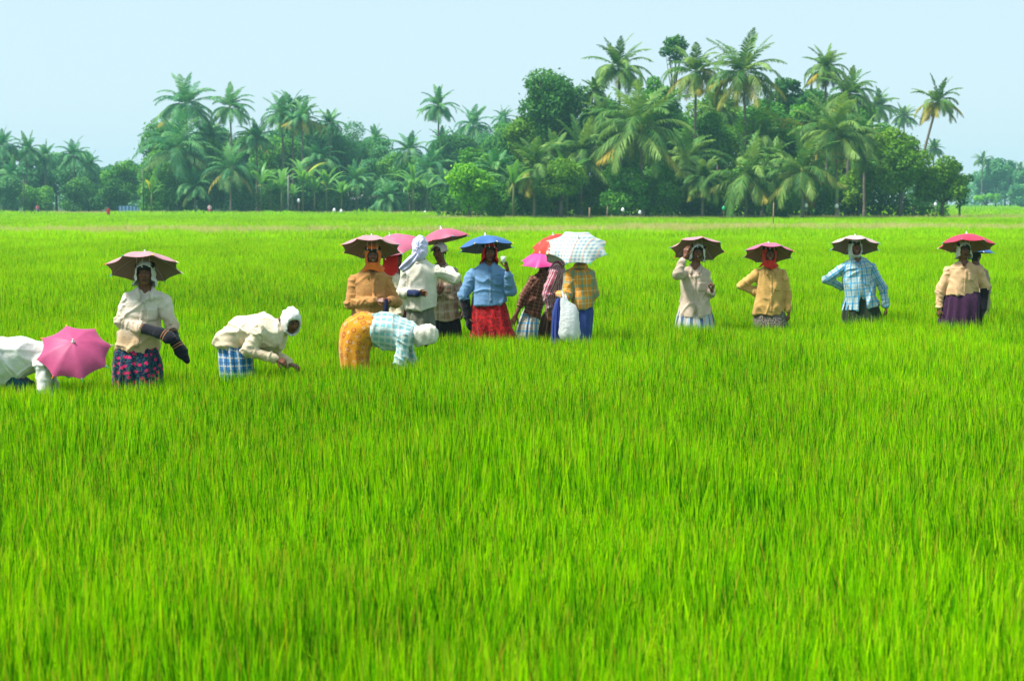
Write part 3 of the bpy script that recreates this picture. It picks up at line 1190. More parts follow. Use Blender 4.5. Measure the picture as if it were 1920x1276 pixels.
def make_body(B, spec):
    """the person's own continuous skin: head, neck, trunk, arms with hands, legs"""
    s = Sdf()
    J = spec['J']
    hc, M = J['head'], spec['M']
    F = spec['F']; Rt = spec['Rt']
    nk = J['neck']; ch = J['chest']; wa = J['waist']; pe = J['pelvis']
    head_prims(s, hc, M, spec.get('hs', .96))
    up = nrm(hc - nk)
    s.cap(hc + M @ V3(0, .018, -.055), nk + up * .01, .046, .050, .03)
    s.cap(nk - up * .02, ch, .060, .105, .05, F, .72)
    s.cap(ch, wa, .115, .100, .05, F, .7)
    LS = spec.get('ls', 1.0)
    s.cap(wa, pe, .100 * min(1, LS * 1.15), .115 * LS, .05, F, .75)
    for q in 'ab':
        sh, el, wr = J['s' + q], J['e' + q], J['w' + q]
        s.cap(nk - up * .03, sh, .045, .045, .04)
        s.cap(sh, el, .043, .034, .02)
        s.cap(el, wr, .035, .023, .015)
        hd = spec['hand' + q]
        hand(s, wr, hd['d'], hd['up'], hd.get('curl', 30), hd.get('side', 1), sc=.95, thumb=hd.get('thumb', 35))
        hp, kn, ft = J['h' + q], J['k' + q], J['f' + q]
        s.cap(hp, kn, .068 * LS, .047 * LS, .04); s.cap(kn, ft + V3(0, 0, .06), .047 * LS, .032, .02)
        fd = spec.get('footdir', F)
        s.cap(ft + V3(0, 0, .045), ft + fd * .16 + V3(0, 0, .025), .038, .028, .02)
    v, f = s.mesh(.0065)
    v = lap(v, f, 1, .35)
    me = mesh_np('person', v, [f])
    # lips and hair by place on the head
    q = (v[f].mean(1) - hc) @ M / spec.get('hs', .96)
    mi = np.zeros(len(f), np.int32)
    mi[(np.abs(q[:, 0]) < .024) & (q[:, 1] < -.076) & (np.abs(q[:, 2] + .062) < .014)] = 1
    rr = np.linalg.norm(q / np.array([.12, .13, .13]), axis=1)
    hair = (rr < 1) & (q[:, 2] > .0) & ((q[:, 2] > .078) | (q[:, 1] > .0)) & ((q[:, 1] > -.02) | (q[:, 2] > .085)) | ((rr < 1) & (q[:, 1] > .03) & (q[:, 2] > -.09))
    mi[hair] = 4
    smooth(me)
    me.polygons.foreach_set('material_index', mi)
    for m_ in small_mats(): me.materials.append(m_)
    mb = MB()
    face_details(mb, hc, M, spec.get('hs', .96), spec.get('smile', 0), spec.get('glance', 0))
    e = mb.mesh('eyes')
    bm = bmesh.new(); bm.from_mesh(me)
    off = len(bm.verts)
    bm.from_mesh(e)
    bm.to_mesh(me); bm.free()
    bpy.data.meshes.remove(e)
    me.update()
    o = link('person', me, None, None, B.root)
    tag(o, spec['label'], 'person', spec.get('group', 'rice workers standing and bending in the field'))
    return o
# ------------------------------------------------------------------ umbrella hats
TIPS = [(.85, .60, .03), (.02, .45, .12), (.85, .22, .03), (.05, .35, .5), (.8, .75, .45)]


def umbrella_hat(label, c, axis, r, m_out, m_in, head=None, phase=0.0, hgt=.40, seed=0, tipcol=True):
    """c: centre of the rim; axis: where the top points; head: centre of the head wearing it (for the band and straps)"""
    rg = random.Random(seed)
    ax = nrm(np.asarray(axis, float))
    ref = np.array([1.0, 0, 0]); u = nrm(ref - ax * ref.dot(ax)); w = np.cross(ax, u)
    Lc = lambda p: u * p[0] + w * p[1] + ax * p[2]
    root = bpy.data.objects.new('umbrella_hat', None)
    COL.objects.link(root)
    root.location = c
    root.empty_display_size = .1
    tag(root, label, 'umbrella hat', 'umbrella hats worn by the rice workers')
    h = hgt * r
    nr = 8; sub = 6; m = 12
    sag = [rg.uniform(.7, 1.3) for _ in range(nr)]

    def surf(rho, a):
        k = (a - phase) / (2 * math.pi / nr)
        f = k - math.floor(k); e = 4 * f * (1 - f)      # 0 on a rib, 1 between ribs
        i = int(math.floor(k)) % nr
        chord = math.cos(math.pi / nr) / math.cos((f - .5) * 2 * math.pi / nr)
        rr = rho * r * (1 + (chord - 1) * rho) * (1 - .085 * e * rho ** 4 * sag[i])
        z = h * (1 - rho ** 1.85) - .010 * e * rho * sag[i] * (1 - rho * .4)
        return np.array([rr * math.cos(a), rr * math.sin(a), z])
    top, bot = [], []
    angs = [phase + 2 * math.pi * j / (nr * sub) for j in range(nr * sub)]
    for i in range(m + 1):
        rho = .02 + .98 * i / m
        top.append([Lc(surf(rho, a)) for a in angs])
        bot.append([Lc(surf(rho * .998, a)) - ax * .004 for a in angs])
    mb = MB()
    mb.grid(top, 0, closed_u=True, flip=True)
    mb.grid(bot, 1, closed_u=True)
    e = [top[-1], bot[-1]]
    mb.grid(e, 0, closed_u=True, flip=True)
    can = link('canopy', mb.mesh('canopy'), [m_out, m_in], root)
    steel = mat('steel_rib', (.5, .5, .5), .35)
    for k in range(nr):
        a = phase + 2 * math.pi * k / nr
        mb = MB()
        mb.tube([Lc(surf(rho, a)) - ax * .007 for rho in (.05, .3, .55, .8, 1.0)], .0022, 5, 0)
        tip = surf(1.0, a); d = nrm(surf(1.0, a) - surf(.9, a))
        mb.tube([Lc(tip - d * .012), Lc(tip + d * .014)], [.0045, .0035], 6, 1)
        mb.ball(Lc(tip + d * .016), .0062, 1, 7, 5)
        tc = TIPS[rg.randrange(len(TIPS))] if tipcol else (.03, .03, .03)
        link('rib', mb.mesh('rib'), [steel, mat('tip_%d' % int(tc[0] * 1000 + tc[1] * 10), tc, .4)], can)
    mb = MB()
    mb.tube([Lc((0, 0, h - .004)), Lc((0, 0, h + .010)), Lc((0, 0, h + .016)), Lc((0, 0, h + .034))], [.016, .014, .008, .005], 10, 0)
    mb.ball(Lc((0, 0, h + .036)), .0075, 0, 8, 6)
    link('finial', mb.mesh('finial'), mat('white_plastic', (.8, .8, .76), .35), root)
    if head is not None:
        hc, M = head
        P = lambda x, y, z: hc + M @ np.array([x, y, z]) - np.asarray(c, float)
        mb = MB()
        n = 28
        G = []
        for dz, o in ((.052, 0), (.060, .004), (.072, .004), (.082, -.002)):
            G.append([P((.088 + o) * math.sin(2 * math.pi * j / n), .012 + (.112 + o) * -math.cos(2 * math.pi * j / n), dz + .018 * (-math.cos(2 * math.pi * j / n)) * -1 * -.6) for j in range(n)])
        mb.grid(G, 0, closed_u=True)
        link('head_band', mb.mesh('head_band'), mat('black_elastic', (.012, .012, .012), .6), root)
        for q in (-.75, -.16, .55, 2.6, 3.6):
            a = q
            p0 = P(.092 * math.sin(a), .012 - .117 * math.cos(a), .066)
            mb = MB()
            t = nrm(p0 - ax * p0.dot(ax))
            aa = math.atan2(p0.dot(w), p0.dot(u))
            p1 = Lc(surf(.36, aa)) - ax * .006
            mb.tube([p0, p0 * .5 + p1 * .5 + t * .004, p1], [.0020, .0018, .0018], 5, 0)
            mb.ball(p0, (.006, .004, .007), 0, 8, 5)
            link('strap', mb.mesh('strap'), mat('white_plastic', (.8, .8, .76), .35), root)
    return root
# ------------------------------------------------------------------ trees, palms, banana plants, bushes
def leaf_mat(key, ramp3, dry=(.52, .36, .03), rough=.5, spec=.12, transl=.26):
    if key in _M: return _M[key]
    m, t, out = new_mat(key)
    a = t.n('ShaderNodeAttribute', attribute_name='tint')
    s = t.n('ShaderNodeSeparateXYZ'); t.l(a.outputs['Vector'], s.inputs[0])
    tc = t.n('ShaderNodeTexCoord')
    nz = t.noise(tc.outputs['Object'], .7, 3, .6)
    v = t.math('ADD', t.math('MULTIPLY', s.outputs[1], .55), t.math('MULTIPLY', nz, .6))
    v = t.math('SUBTRACT', v, .08, clamp=True)
    col = t.ramp(v, [(.1, ramp3[0]), (.5, ramp3[1]), (.95, ramp3[2])])
    col = t.mix(s.outputs[0], col, dry)
    b = t.n('ShaderNodeBsdfPrincipled', inp={'Roughness': rough, 'Specular IOR Level': spec})
    t.l(col, b.inputs['Base Color'])
    tr = t.n('ShaderNodeBsdfTranslucent')
    hs = t.n('ShaderNodeHueSaturation', inp={'Hue': .48, 'Saturation': 1.1, 'Value': 1.6}); t.l(col, hs.inputs['Color'])
    t.l(hs.outputs[0], tr.inputs[0])
    ms = t.n('ShaderNodeMixShader', inp={0: transl})
    t.l(b.outputs[0], ms.inputs[1]); t.l(tr.outputs[0], ms.inputs[2]); t.l(ms.outputs[0], out.inputs[0])
    _M[key] = m
    return m


def farther(px, Y):
    """the far groves stand beyond the end of the rice"""
    return Y + 46 if px < 960 and 240 < Y < 360 else Y


def palm_crown(seed, L, nf=26, dry=.2, k=30, width=.075):
    rg = np.random.default_rng(seed)
    V, Q, T3, tint = [], [], [], []
    n0 = 0
    up = np.array([0, 0, 1.0])
    for i in range(nf):
        a = (i + rg.uniform(-.3, .3)) / nf
        el = R(84 - 112 * max(0, a) ** .85 + rg.normal(0, 7))
        az = i * 2.39996 + rg.normal(0, .22)
        ln = L * (.80 + .28 * math.sin(math.pi * min(1, .25 + .6 * a))) * rg.uniform(.88, 1.08)
        bend = R(30 + 78 * (1 - abs(2 * a - 1.0)) + rg.normal(0, 14)) * (1.0 if a < .85 else .6)
        seg = 12
        h = np.array([math.cos(az), math.sin(az), 0])
        tw = rg.normal(0, .25)
        side = np.array([-math.sin(az), math.cos(az), 0])
        p = np.array([0, 0, 0.0]); P, Tn = [p], []
        for j in range(seg):
            f = j / seg
            e = el - bend * (f ** 1.25) * 1.25
            e = max(e, R(-86))
            d = h * math.cos(e) + up * math.sin(e) + side * tw * f * .35
            d = d / np.linalg.norm(d)
            Tn.append(d); p = p + d * ln / seg; P.append(p)
        Tn.append(Tn[-1]); P = np.array(P); Tn = np.array(Tn)
        yl = 0.0
        if a > 1 - dry * .34: yl = min(1, rg.uniform(.15, .8))
        elif a > .6: yl = rg.uniform(0, .25) * dry * 2
        br = rg.uniform(.1, 1.0)
        # rachis: a narrow keeled ribbon
        for j in range(seg):
            w0 = .045 * (1 - j / seg) + .012; w1 = .045 * (1 - (j + 1) / seg) + .012
            sd = np.cross(Tn[j], up); sd = sd / (np.linalg.norm(sd) + 1e-6)
            V += [P[j] - sd * w0, P[j] + sd * w0, P[j + 1] + sd * w1, P[j + 1] - sd * w1]
            tint += [(min(1, yl + .22), br, 0)] * 4
            Q.append((n0, n0 + 1, n0 + 2, n0 + 3)); n0 += 4
        # leaflets
        ts = np.linspace(.13, .995, k)
        sag = .30 + .75 * np.clip(a, 0, 1)
        for s_ in (-1, 1):
            for t in ts:
                x = t * seg; j = min(int(x), seg - 1); f = x - j
                c = P[j] * (1 - f) + P[j + 1] * f; d = Tn[j] * (1 - f) + Tn[j + 1] * f
                sd = np.cross(d, up); nn = np.linalg.norm(sd)
                sd = sd / nn if nn > .15 else side
                nv = np.cross(sd, d)
                fi = R(28 + 34 * t + rg.normal(0, 6))
                ll = L * .25 * math.sin(math.pi * (.16 + .80 * t)) ** .7 * rg.uniform(.85, 1.1)
                o = sd * s_ * math.cos(fi) + d * math.sin(fi) + nv * rg.uniform(-.05, .22)
                o = o / np.linalg.norm(o)
                m = c + o * ll * .55 - up * ll * sag * .22
                e = c + o * ll * .92 - up * ll * sag * .75 + rg.normal(0, .03, 3)
                w = width * rg.uniform(.8, 1.2)
                wd = d * w * .5
                V += [c - wd * .6, c + wd * .6, m + wd, m - wd, e]
                tint += [(min(1, max(0, yl + rg.normal(0, .06) + .10 * t * dry)), br + rg.normal(0, .10), 1)] * 5
                Q.append((n0, n0 + 1, n0 + 2, n0 + 3)); T3.append((n0 + 3, n0 + 2, n0 + 4)); n0 += 5
    return np.array(V), np.array(Q), np.array(T3), np.array(tint)


PALM = [(.018, .090, .022), (.075, .215, .042), (.28, .43, .10)]
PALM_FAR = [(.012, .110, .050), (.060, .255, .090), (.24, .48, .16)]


def bark(key='palm_bark', c0=(.13, .105, .08), c1=(.26, .22, .17)):
    if key in _M: return _M[key]
    m, t, out = new_mat(key)
    tc = t.n('ShaderNodeTexCoord')
    s = t.n('ShaderNodeSeparateXYZ'); t.l(tc.outputs['Object'], s.inputs[0])
    ring = band(t, s.outputs[2], 5.5, .3)
    nz = t.noise(tc.outputs['Object'], 3, 5, .6)
    v = t.math('SUBTRACT', nz, t.math('MULTIPLY', ring, .22), clamp=True)
    col = t.ramp(v, [(.2, c0), (.7, c1)])
    b = t.n('ShaderNodeBsdfPrincipled', inp={'Roughness': .9}); t.l(col, b.inputs['Base Color']); t.l(b.outputs[0], out.inputs[0])
    _M[key] = m
    return m


def palm(label, px, py, top, Y, dry, seed, lean=0, nf=34, group='coconut palms of the groves', k=40, nuts=False, L=None):
    Y = farther(px, Y)
    c = at(px, py, Y)
    s = FPX / Y
    L = (py - top) / s * 1.02 if L is None else L
    base = at(px + lean, py, Y); base[2] = 0
    root = bpy.data.objects.new('coconut_palm', None); COL.objects.link(root); root.location = base
    tag(root, label, 'palm tree', group)
    d = c - base
    pts = [np.array([0, 0, -.3])]
    for t in np.linspace(.12, 1, 9):
        q = d * t; q[0] = d[0] * (t ** 1.5); q[1] = .25 * math.sin(3 * t + seed)
        pts.append(q)
    mb = MB(); mb.tube(pts, [.30, .20] + list(np.linspace(.17, .13, len(pts) - 2)), 9)
    link('trunk', mb.mesh('trunk'), bark(), root)
    V, Q, T3, tn = palm_crown(seed, L, nf, dry, k, .085 + .013 * L)
    top_ = pts[-1]
    me = mesh_np('crown', V, [Q, T3]); point_attr(me, 'tint', tn, 'FLOAT_VECTOR')
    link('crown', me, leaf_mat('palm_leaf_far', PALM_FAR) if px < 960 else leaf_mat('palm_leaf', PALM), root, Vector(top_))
    if nuts:
        rg = np.random.default_rng(seed)
        mb = MB()
        for i in range(14):
            a = rg.uniform(0, 6.28)
            mb.ball(top_ + np.array([.38 * math.cos(a), .38 * math.sin(a), -.25 - rg.uniform(0, .5)]), (.13, .13, .16), 0, 8, 6)
        link('coconuts', mb.mesh('coconuts'), mat('coconut_husk', (.22, .13, .04), .6), root)
    return root


def crown_np(rng, blobs, n, ls, up_bias=.35, shell=.55):
    c = np.array([b[0] for b in blobs]); r = np.array([b[1] for b in blobs])
    pr = r ** 2 / (r ** 2).sum()
    i = rng.choice(len(blobs), n, p=pr)
    u = rng.normal(0, 1, (n, 3)); u[:, 2] += .25; u /= np.linalg.norm(u, axis=1, keepdims=True)
    rad = r[i] * (shell + (1 - shell) * rng.random(n) ** .6) * (1 + .22 * rng.normal(0, 1, n) * (rng.random(n) < .25))
    p = c[i] + u * rad[:, None] * np.array([1, 1, .85])
    nv = u * .6 + rng.normal(0, .55, (n, 3)) + np.array([0, 0, up_bias]); nv /= np.linalg.norm(nv, axis=1, keepdims=True)
    ref = rng.normal(0, 1, (n, 3))
    a = np.cross(nv, ref); a /= np.linalg.norm(a, axis=1, keepdims=True) + 1e-9
    b = np.cross(nv, a)
    s = ls * rng.uniform(.6, 1.35, n)[:, None]
    V = np.stack([p - a * s, p - b * s * .5 + nv * s * .12, p + a * s, p + b * s * .5 + nv * s * .12], 1).reshape(-1, 3)
    F = np.arange(4 * n).reshape(n, 4)
    br = rng.normal(.5, .18, n) + .5 * (rng.random(len(blobs))[i] - .5)
    T = np.repeat(np.stack([np.zeros(n), br, np.zeros(n)], 1), 4, 0)
    return V, F, T


GREENS = {
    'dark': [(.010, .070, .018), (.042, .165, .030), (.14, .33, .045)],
    'mid': [(.022, .120, .020), (.085, .28, .034), (.25, .52, .050)],
    'bright': [(.050, .22, .012), (.15, .42, .020), (.34, .66, .03)],
    'olive': [(.030, .115, .010), (.105, .25, .016), (.27, .46, .03)],
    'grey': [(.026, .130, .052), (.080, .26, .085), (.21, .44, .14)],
}


def broad(label, px, py, rx, ry, Y, kind, seed, base=None, name='broadleaf_tree', cat='tree', leaf=.20, dens=1.0, blobs=None, group='broadleaf trees of the groves', flower=0.0, flat=1.0, lobes=1.0):
    Y = farther(px, Y)
    rng = np.random.default_rng(seed)
    s = FPX / Y
    c = at(px, py, Y)
    RX, RZ = rx / s, ry / s
    b0 = at(px if base is None else base, py, Y); b0[2] = 0
    root = bpy.data.objects.new(name, None); COL.objects.link(root); root.location = b0
    tag(root, label, cat, group)
    cc = c - b0
    nb = int((20 if blobs is None else blobs))
    bl = []
    for i in range(nb):
        u = rng.normal(0, 1, 3); u /= np.linalg.norm(u)
        q = u * rng.random() ** .45 * np.array([RX, RX * .8, RZ]) * .78
        bl.append((cc + q, rng.uniform(.30, .50) * min(RX, RZ * 1.3) * lobes))
    bl = [(q, r) for q, r in bl if q[2] > -.2]
    area = sum(r * r for _, r in bl)
    n = int(min(16000, 62 * dens * area * 4 / (leaf / .2) ** 2))
    V, F, T = crown_np(rng, bl, n, leaf, .35)
    V[:, 2] = np.maximum(V[:, 2], .05)
    if flower:
        k = rng.random(n) < flower * np.clip((V.reshape(n, 4, 3)[:, 0, 0] - cc[0]) / RX + .2, 0, 1) * np.clip((V.reshape(n, 4, 3)[:, 0, 2] - cc[2]) / RZ + .4, 0, 1)
        T.reshape(n, 4, 3)[k, :, 0] = 1.0
    me = mesh_np('crown', V, [F]); point_attr(me, 'tint', T, 'FLOAT_VECTOR')
    dry = (.55, .42, .08) if flower else (.30, .20, .05)
    link('crown' if name != 'bush' else 'foliage', me, leaf_mat('leaf_' + kind + ('_fl' if flower else ''), GREENS[kind], dry, rough=.55, spec=.10), root)
    mb = MB()
    hgt = max(cc[2] - RZ * .5, .6)
    tr = .05 * RX + .05
    fork = np.array([cc[0] * .6, 0, hgt * .75])
    mb.tube([(0, 0, -.2), (cc[0] * .2, 0, hgt * .4), tuple(fork)], [tr * 1.3, tr, tr * .85], 8)
    for q, r in bl[:9]:
        mid = fork * .5 + q * .5 + np.array([0, 0, -.12 * RZ])
        mb.tube([fork - np.array([0, 0, .1]), mid, q], [tr * .6, tr * .4, tr * .12], 6)
    link('trunk' if name != 'bush' else 'stem', mb.mesh('trunk'), bark('tree_bark', (.05, .04, .03), (.13, .11, .085)), root)
    return root


def banana(label, px, py, Y, seed, h=3.0, n=8, yellow=.1):
    yellow *= .4 if yellow < .25 else 1
    Y = farther(px, Y)
    rg = np.random.default_rng(seed)
    b = at(px, py, Y); b[2] = 0
    root = bpy.data.objects.new('banana_plant', None); COL.objects.link(root); root.location = b
    tag(root, label, 'banana plant', 'banana plants at the foot of the groves')
    mb = MB(); mb.tube([(0, 0, 0), (.05, 0, h * .5), (.05, 0, h * .75)], [.16, .13, .08], 8)
    link('stem', mb.mesh('stem'), mat('banana_stem', (.12, .14, .05), .7), root)
    for i in range(n):
        az = i * 2.4 + rg.normal(0, .3); el = R(rg.uniform(35, 82)); L = h * rg.uniform(.55, .8); w = .30 * rg.uniform(.8, 1.15)
        P, p = [], np.array([.05, 0, h * .72]); hd = np.array([math.cos(az), math.sin(az), 0]); sd = np.array([-math.sin(az), math.cos(az), 0])
        bend = R(rg.uniform(60, 110))
        for j in range(9):
            f = j / 8; e = el - bend * f ** 1.4
            ww = w * (math.sin(math.pi * min(1, .06 + .92 * f)) ** .6) * (0.15 if j == 0 else 1)
            d = hd * math.cos(e) + np.array([0, 0, math.sin(e)])
            nv = np.cross(sd, d)
            P.append([p - sd * ww - nv * ww * -.35, p, p + sd * ww - nv * ww * -.35]); p = p + d * L / 8
        mb = MB(); mb.grid(P)
        me = mb.mesh('leaf')
        nvt = len(me.vertices)
        point_attr(me, 'tint', np.tile([[1.0 if rg.random() < yellow else 0.0, rg.uniform(.3, .9), 0]], (nvt, 1)), 'FLOAT_VECTOR')
        link('leaf', me, leaf_mat('banana_leaf', [(.04, .15, .03), (.10, .29, .05), (.20, .44, .08)], (.55, .55, .05), rough=.4, spec=.3, transl=.35), root)
    return root


def build_trees():
    g = 'coconut palms of the groves'
    # right hand grove ------------------------------------------------
    palm('tall coconut palm with open feathery crown above the rounded dark tree', 1160, 130, 62, 226, .2, 1, 6)
    palm('tall coconut palm with long bare trunk and yellowing lower fronds', 1305, 138, 66, 218, .75, 2, -3, nf=30)
    palm('tallest coconut palm, full crown with a hanging skirt of yellow fronds', 1394, 140, 52, 215, .7, 3, 8, nf=34, nuts=True)
    palm('coconut palm with loose swept crown, second from the open sky end', 1548, 130, 76, 232, .25, 4, 4)
    palm('coconut palm with dense upright crown just under the loose swept one', 1594, 178, 116, 224, .1, 5, -4)
    palm('huge low spreading palm, widest crown in the middle of the grove', 1200, 245, 134, 206, .25, 6, 6, nf=36, k=40)
    palm('large arching palm next to the dense round dark green tree', 1566, 256, 158, 205, .25, 7, 6, nf=34, k=38, nuts=True)
    palm('low wide palm sweeping almost to the ground at the grove front', 1400, 334, 240, 203, .2, 8, 0, nf=32, k=38)
    palm('low palm with pale yellowish drooping fronds near the white scarer bags', 1505, 324, 234, 201, .45, 9, 0, nf=28, k=36)
    palm('mid height palm partly hidden behind the huge spreading one', 1090, 290, 212, 211, .1, 10, 0, nf=32)
    palm('low palm with long brown tipped fronds beside the light green bush', 1002, 318, 246, 204, .4, 11, 0, nf=32)
    palm('pale hazy palm behind the large arching palm', 1648, 202, 156, 330, .1, 12, 5)
    palm('faint bluish palm beyond the pale hazy one', 1695, 220, 190, 420, .0, 13, 3)
    palm('lone leaning palm with yellowed fronds, clear of the grove against the sky', 1757, 194, 142, 228, .9, 14, -42, nf=28)
    palm('small bluish palm low behind the lone leaning palm', 1750, 280, 256, 390, .0, 15, 0)
    palm('slim dark palm tucked against the rounded dark tree', 1116, 172, 140, 222, .0, 16, 0, nf=26)
    palm('young palm with short fronds between the low wide palms', 1452, 300, 250, 209, .1, 17, 0, nf=28)
    palm('palm with tilted dark crown under the bare trunked palm', 1290, 300, 225, 212, .1, 18, 0, nf=32)
    palm('palm with short bright crown between the rounded dark tree and the huge palm', 1128, 222, 172, 220, .1, 71, 3)
    palm('palm with narrow crown just right of the bare trunk', 1345, 210, 158, 226, .15, 72, 2)
    palm('palm with sagging crown under the tallest palm', 1430, 262, 206, 214, .2, 73, 0)
    palm('palm behind the low yellowish one, crown bent aside', 1530, 236, 180, 219, .15, 74, 2)
    palm('small palm between the arching palm and the dense round tree', 1622, 262, 212, 211, .15, 75, 0)
    palm('low palm just behind the yellow green bush', 1040, 292, 240, 214, .2, 76, 0)
    palm('low palm leaning over the shaded bushes near the green scarer bag', 1318, 338, 282, 205, .2, 77, 0)
    palm('short palm at the near corner behind the light green bush', 930, 322, 270, 208, .15, 78, 0)
    # left hand grove -------------------------------------------------
    palm('tall palm with the highest crown of the far grove', 349, 198, 130, 262, .15, 21, 4)
    palm('slender palm with ragged crown and bare trunk, next to the highest one', 431, 202, 151, 260, .15, 22, 6, nf=28)
    palm('broad palm below the highest crown, at the end of the far grove', 334, 282, 197, 256, .35, 23, -4, nf=30)
    palm('low palm with big pale drooping fronds by the vine covered tree', 432, 318, 258, 252, .3, 24, 0, nf=28, k=36)
    palm('mid height palm behind the low drooping one', 481, 262, 218, 260, .3, 25, 0)
    palm('palm on a thin dark trunk, one of the close pair', 528, 216, 168, 263, .2, 26, 4, nf=32)
    palm('second palm of the close pair, fuller and higher', 549, 208, 162, 266, .2, 27, 0, nf=32)
    palm('palm with golden yellow fronds beside the close pair', 568, 222, 176, 259, .8, 28, -2, nf=28)
    palm('palm leaning out past the golden one', 618, 233, 199, 264, .15, 29, 2, nf=28)
    palm('bluish palm rising behind the feathery tree', 704, 262, 231, 290, .1, 30, 0, nf=28)
    palm('palm with stiff brush shaped upright fronds', 768, 284, 238, 262, .2, 31, 0, nf=24)
    palm('tall lone blue green palm with star shaped crown', 822, 200, 157, 282, .1, 32, 0, nf=28)
    palm('dark palm directly under the star shaped crown', 828, 268, 232, 288, .0, 33, 0, nf=30)
    palm('hazy palm with drooping fronds beyond the star shaped crown', 887, 236, 190, 312, .1, 34, 0, nf=30)
    palm('faintest palm beside the rounded dark tree', 943, 224, 196, 345, .0, 35, 0, nf=28)
    palm('low pale palm in the gap between the groves', 905, 288, 250, 300, .1, 36, 0, nf=28)
    palm('bright low palm at the near end of the far grove', 806, 318, 266, 256, .1, 37, 0, nf=32)
    palm('small bright palm in front of the house', 728, 372, 330, 251, .1, 38, 0, nf=26)
    palm('palm crown half sunk between the broad palm and the vine covered tree', 392, 262, 214, 266, .15, 81, 0)
    palm('low palm between the golden palm and the feathery tree', 598, 300, 252, 258, .2, 82, 0)
    palm('low palm behind the short banana plants', 668, 340, 296, 256, .15, 83, 0)
    palm('palm in front of the faint hazy ones, crown tilted', 858, 282, 238, 280, .1, 84, 2)
    palm('low palm at the dark foot of the vine covered tree', 366, 352, 306, 254, .2, 85, 0)
    # far hazy grove --------------------------------------------------
    palm('hazy palm at the border of the picture', 4, 275, 236, 320, .1, 41, 0, nf=30)
    palm('hazy palm with upright crown in the bluish grove', 50, 282, 244, 322, .0, 42, 0, nf=30)
    palm('shorter hazy palm in the middle of the bluish grove', 84, 296, 263, 326, .0, 43, 0, nf=28)
    palm('hazy palm with the fullest crown of the bluish grove', 138, 292, 252, 318, .05, 44, 0, nf=32)
    palm('hazy palm sinking behind the dark thicket', 166, 312, 280, 324, .0, 45, 0, nf=28)
    palm('low hazy palm at the foot of the bluish grove', 22, 330, 290, 314, .2, 46, 0, nf=28)
    # beyond, at the far end of the field
    palm('tiny bluish palm on the far horizon', 1842, 300, 279, 600, .0, 51, 0, nf=28)
    palm('tiny bluish palm farthest along the horizon', 1912, 318, 298, 640, .0, 52, 0, nf=26)

    B = broad
    B('rounded dark tree with gaps in its crown, tallest leafy tree of the grove', 1032, 192, 76, 68, 224, 'dark', 61, leaf=.24, blobs=30, lobes=.8, dens=.8)
    B('small dark tree crown peeping out behind the bare trunked palm', 1262, 92, 26, 28, 250, 'dark', 62, leaf=.2, blobs=12)
    B('domed bright green tree with yellow flowers', 1440, 240, 56, 34, 216, 'bright', 63, leaf=.18, flower=.55)
    B('dark tree between the tallest palm and the swept palm', 1474, 185, 30, 50, 236, 'dark', 64, leaf=.2)
    B('dense round dark green tree at the open end of the grove', 1690, 300, 62, 72, 206, 'olive', 65, leaf=.2, blobs=26)
    B('lower round tree sloping down at the very end of the grove', 1768, 338, 52, 56, 208, 'olive', 66, leaf=.2, blobs=22)
    B('dark tree hanging over the field edge at the end of the grove', 1800, 345, 24, 48, 212, 'dark', 67, leaf=.2)
    B('light green bush at the near corner of the grove', 880, 352, 44, 50, 203, 'bright', 68, name='bush', cat='bush', leaf=.17, blobs=22, group='bushes along the field edge')
    B('yellow green bush before the huge spreading palm', 1052, 340, 48, 42, 202, 'olive', 69, name='bush', cat='bush', leaf=.17, group='bushes along the field edge')
    B('green tree filling the gap under the bare trunked palm', 1330, 262, 52, 58, 222, 'mid', 70, leaf=.2)
    B('leafy tree behind the swept palm', 1510, 235, 44, 52, 222, 'mid', 71, leaf=.2)
    B('tall green tree behind the huge spreading palm', 1235, 200, 48, 60, 230, 'mid', 72, leaf=.22)
    B('shaded tree behind the mid height palm', 1100, 250, 60, 60, 226, 'dark', 73, leaf=.22)
    B('shaded leafy tree between the two low palms', 1460, 270, 60, 46, 220, 'dark', 74, leaf=.22)
    lab = ['shaded bush beside the light green bush', 'shaded bush under the brown tipped palm', 'shaded bush behind the wooden stake', 'shaded bush below the huge spreading palm', 'shaded bush by the small white scarer bags',
           'shaded bush under the tilted dark crown', 'shaded bush beside the low wide palm', 'shaded bush behind the green scarer bag', 'shaded bush behind the tall brown stake', 'shaded bush under the pale drooping palm', 'shaded bush below the arching palm', 'shaded bush joining the dense round tree']
    for i, x in enumerate((935, 990, 1045, 1110, 1170, 1235, 1295, 1350, 1410, 1475, 1540, 1610)):
        B(lab[i], x, 366 - (i % 3) * 8, 46, 48 + (i % 2) * 10, 206 + (i % 4) * 2.2, ('mid', 'mid', 'dark', 'olive')[i % 4], 80 + i, name='bush', cat='bush', leaf=.2, blobs=18, group='bushes along the field edge')
    # far grove
    B('feathery grey green tree behind the house', 648, 284, 58, 56, 268, 'grey', 101, leaf=.16, blobs=28, lobes=.8)
    B('vine covered dark tree between the two low palms', 376, 318, 50, 66, 262, 'mid', 102, leaf=.22, blobs=26)
    B('layered spreading tree in the gap beside the far grove', 235, 332, 52, 38, 300, 'mid', 103, leaf=.25, blobs=30, lobes=.6)
    B('dark thicket at the foot of the bluish grove', 150, 370, 52, 36, 308, 'dark', 104, leaf=.25, name='bush', cat='bush', group='bushes along the field edge')
    B('green tree behind the close pair of palms', 520, 300, 52, 60, 272, 'mid', 105, leaf=.22)
    B('green tree behind the golden palm', 590, 290, 46, 60, 276, 'grey', 106, leaf=.22)
    B('tree behind the brush shaped palm', 745, 325, 50, 54, 272, 'mid', 107, leaf=.22)
    B('tree closing the gap between the groves', 830, 320, 44, 56, 280, 'grey', 108, leaf=.22)
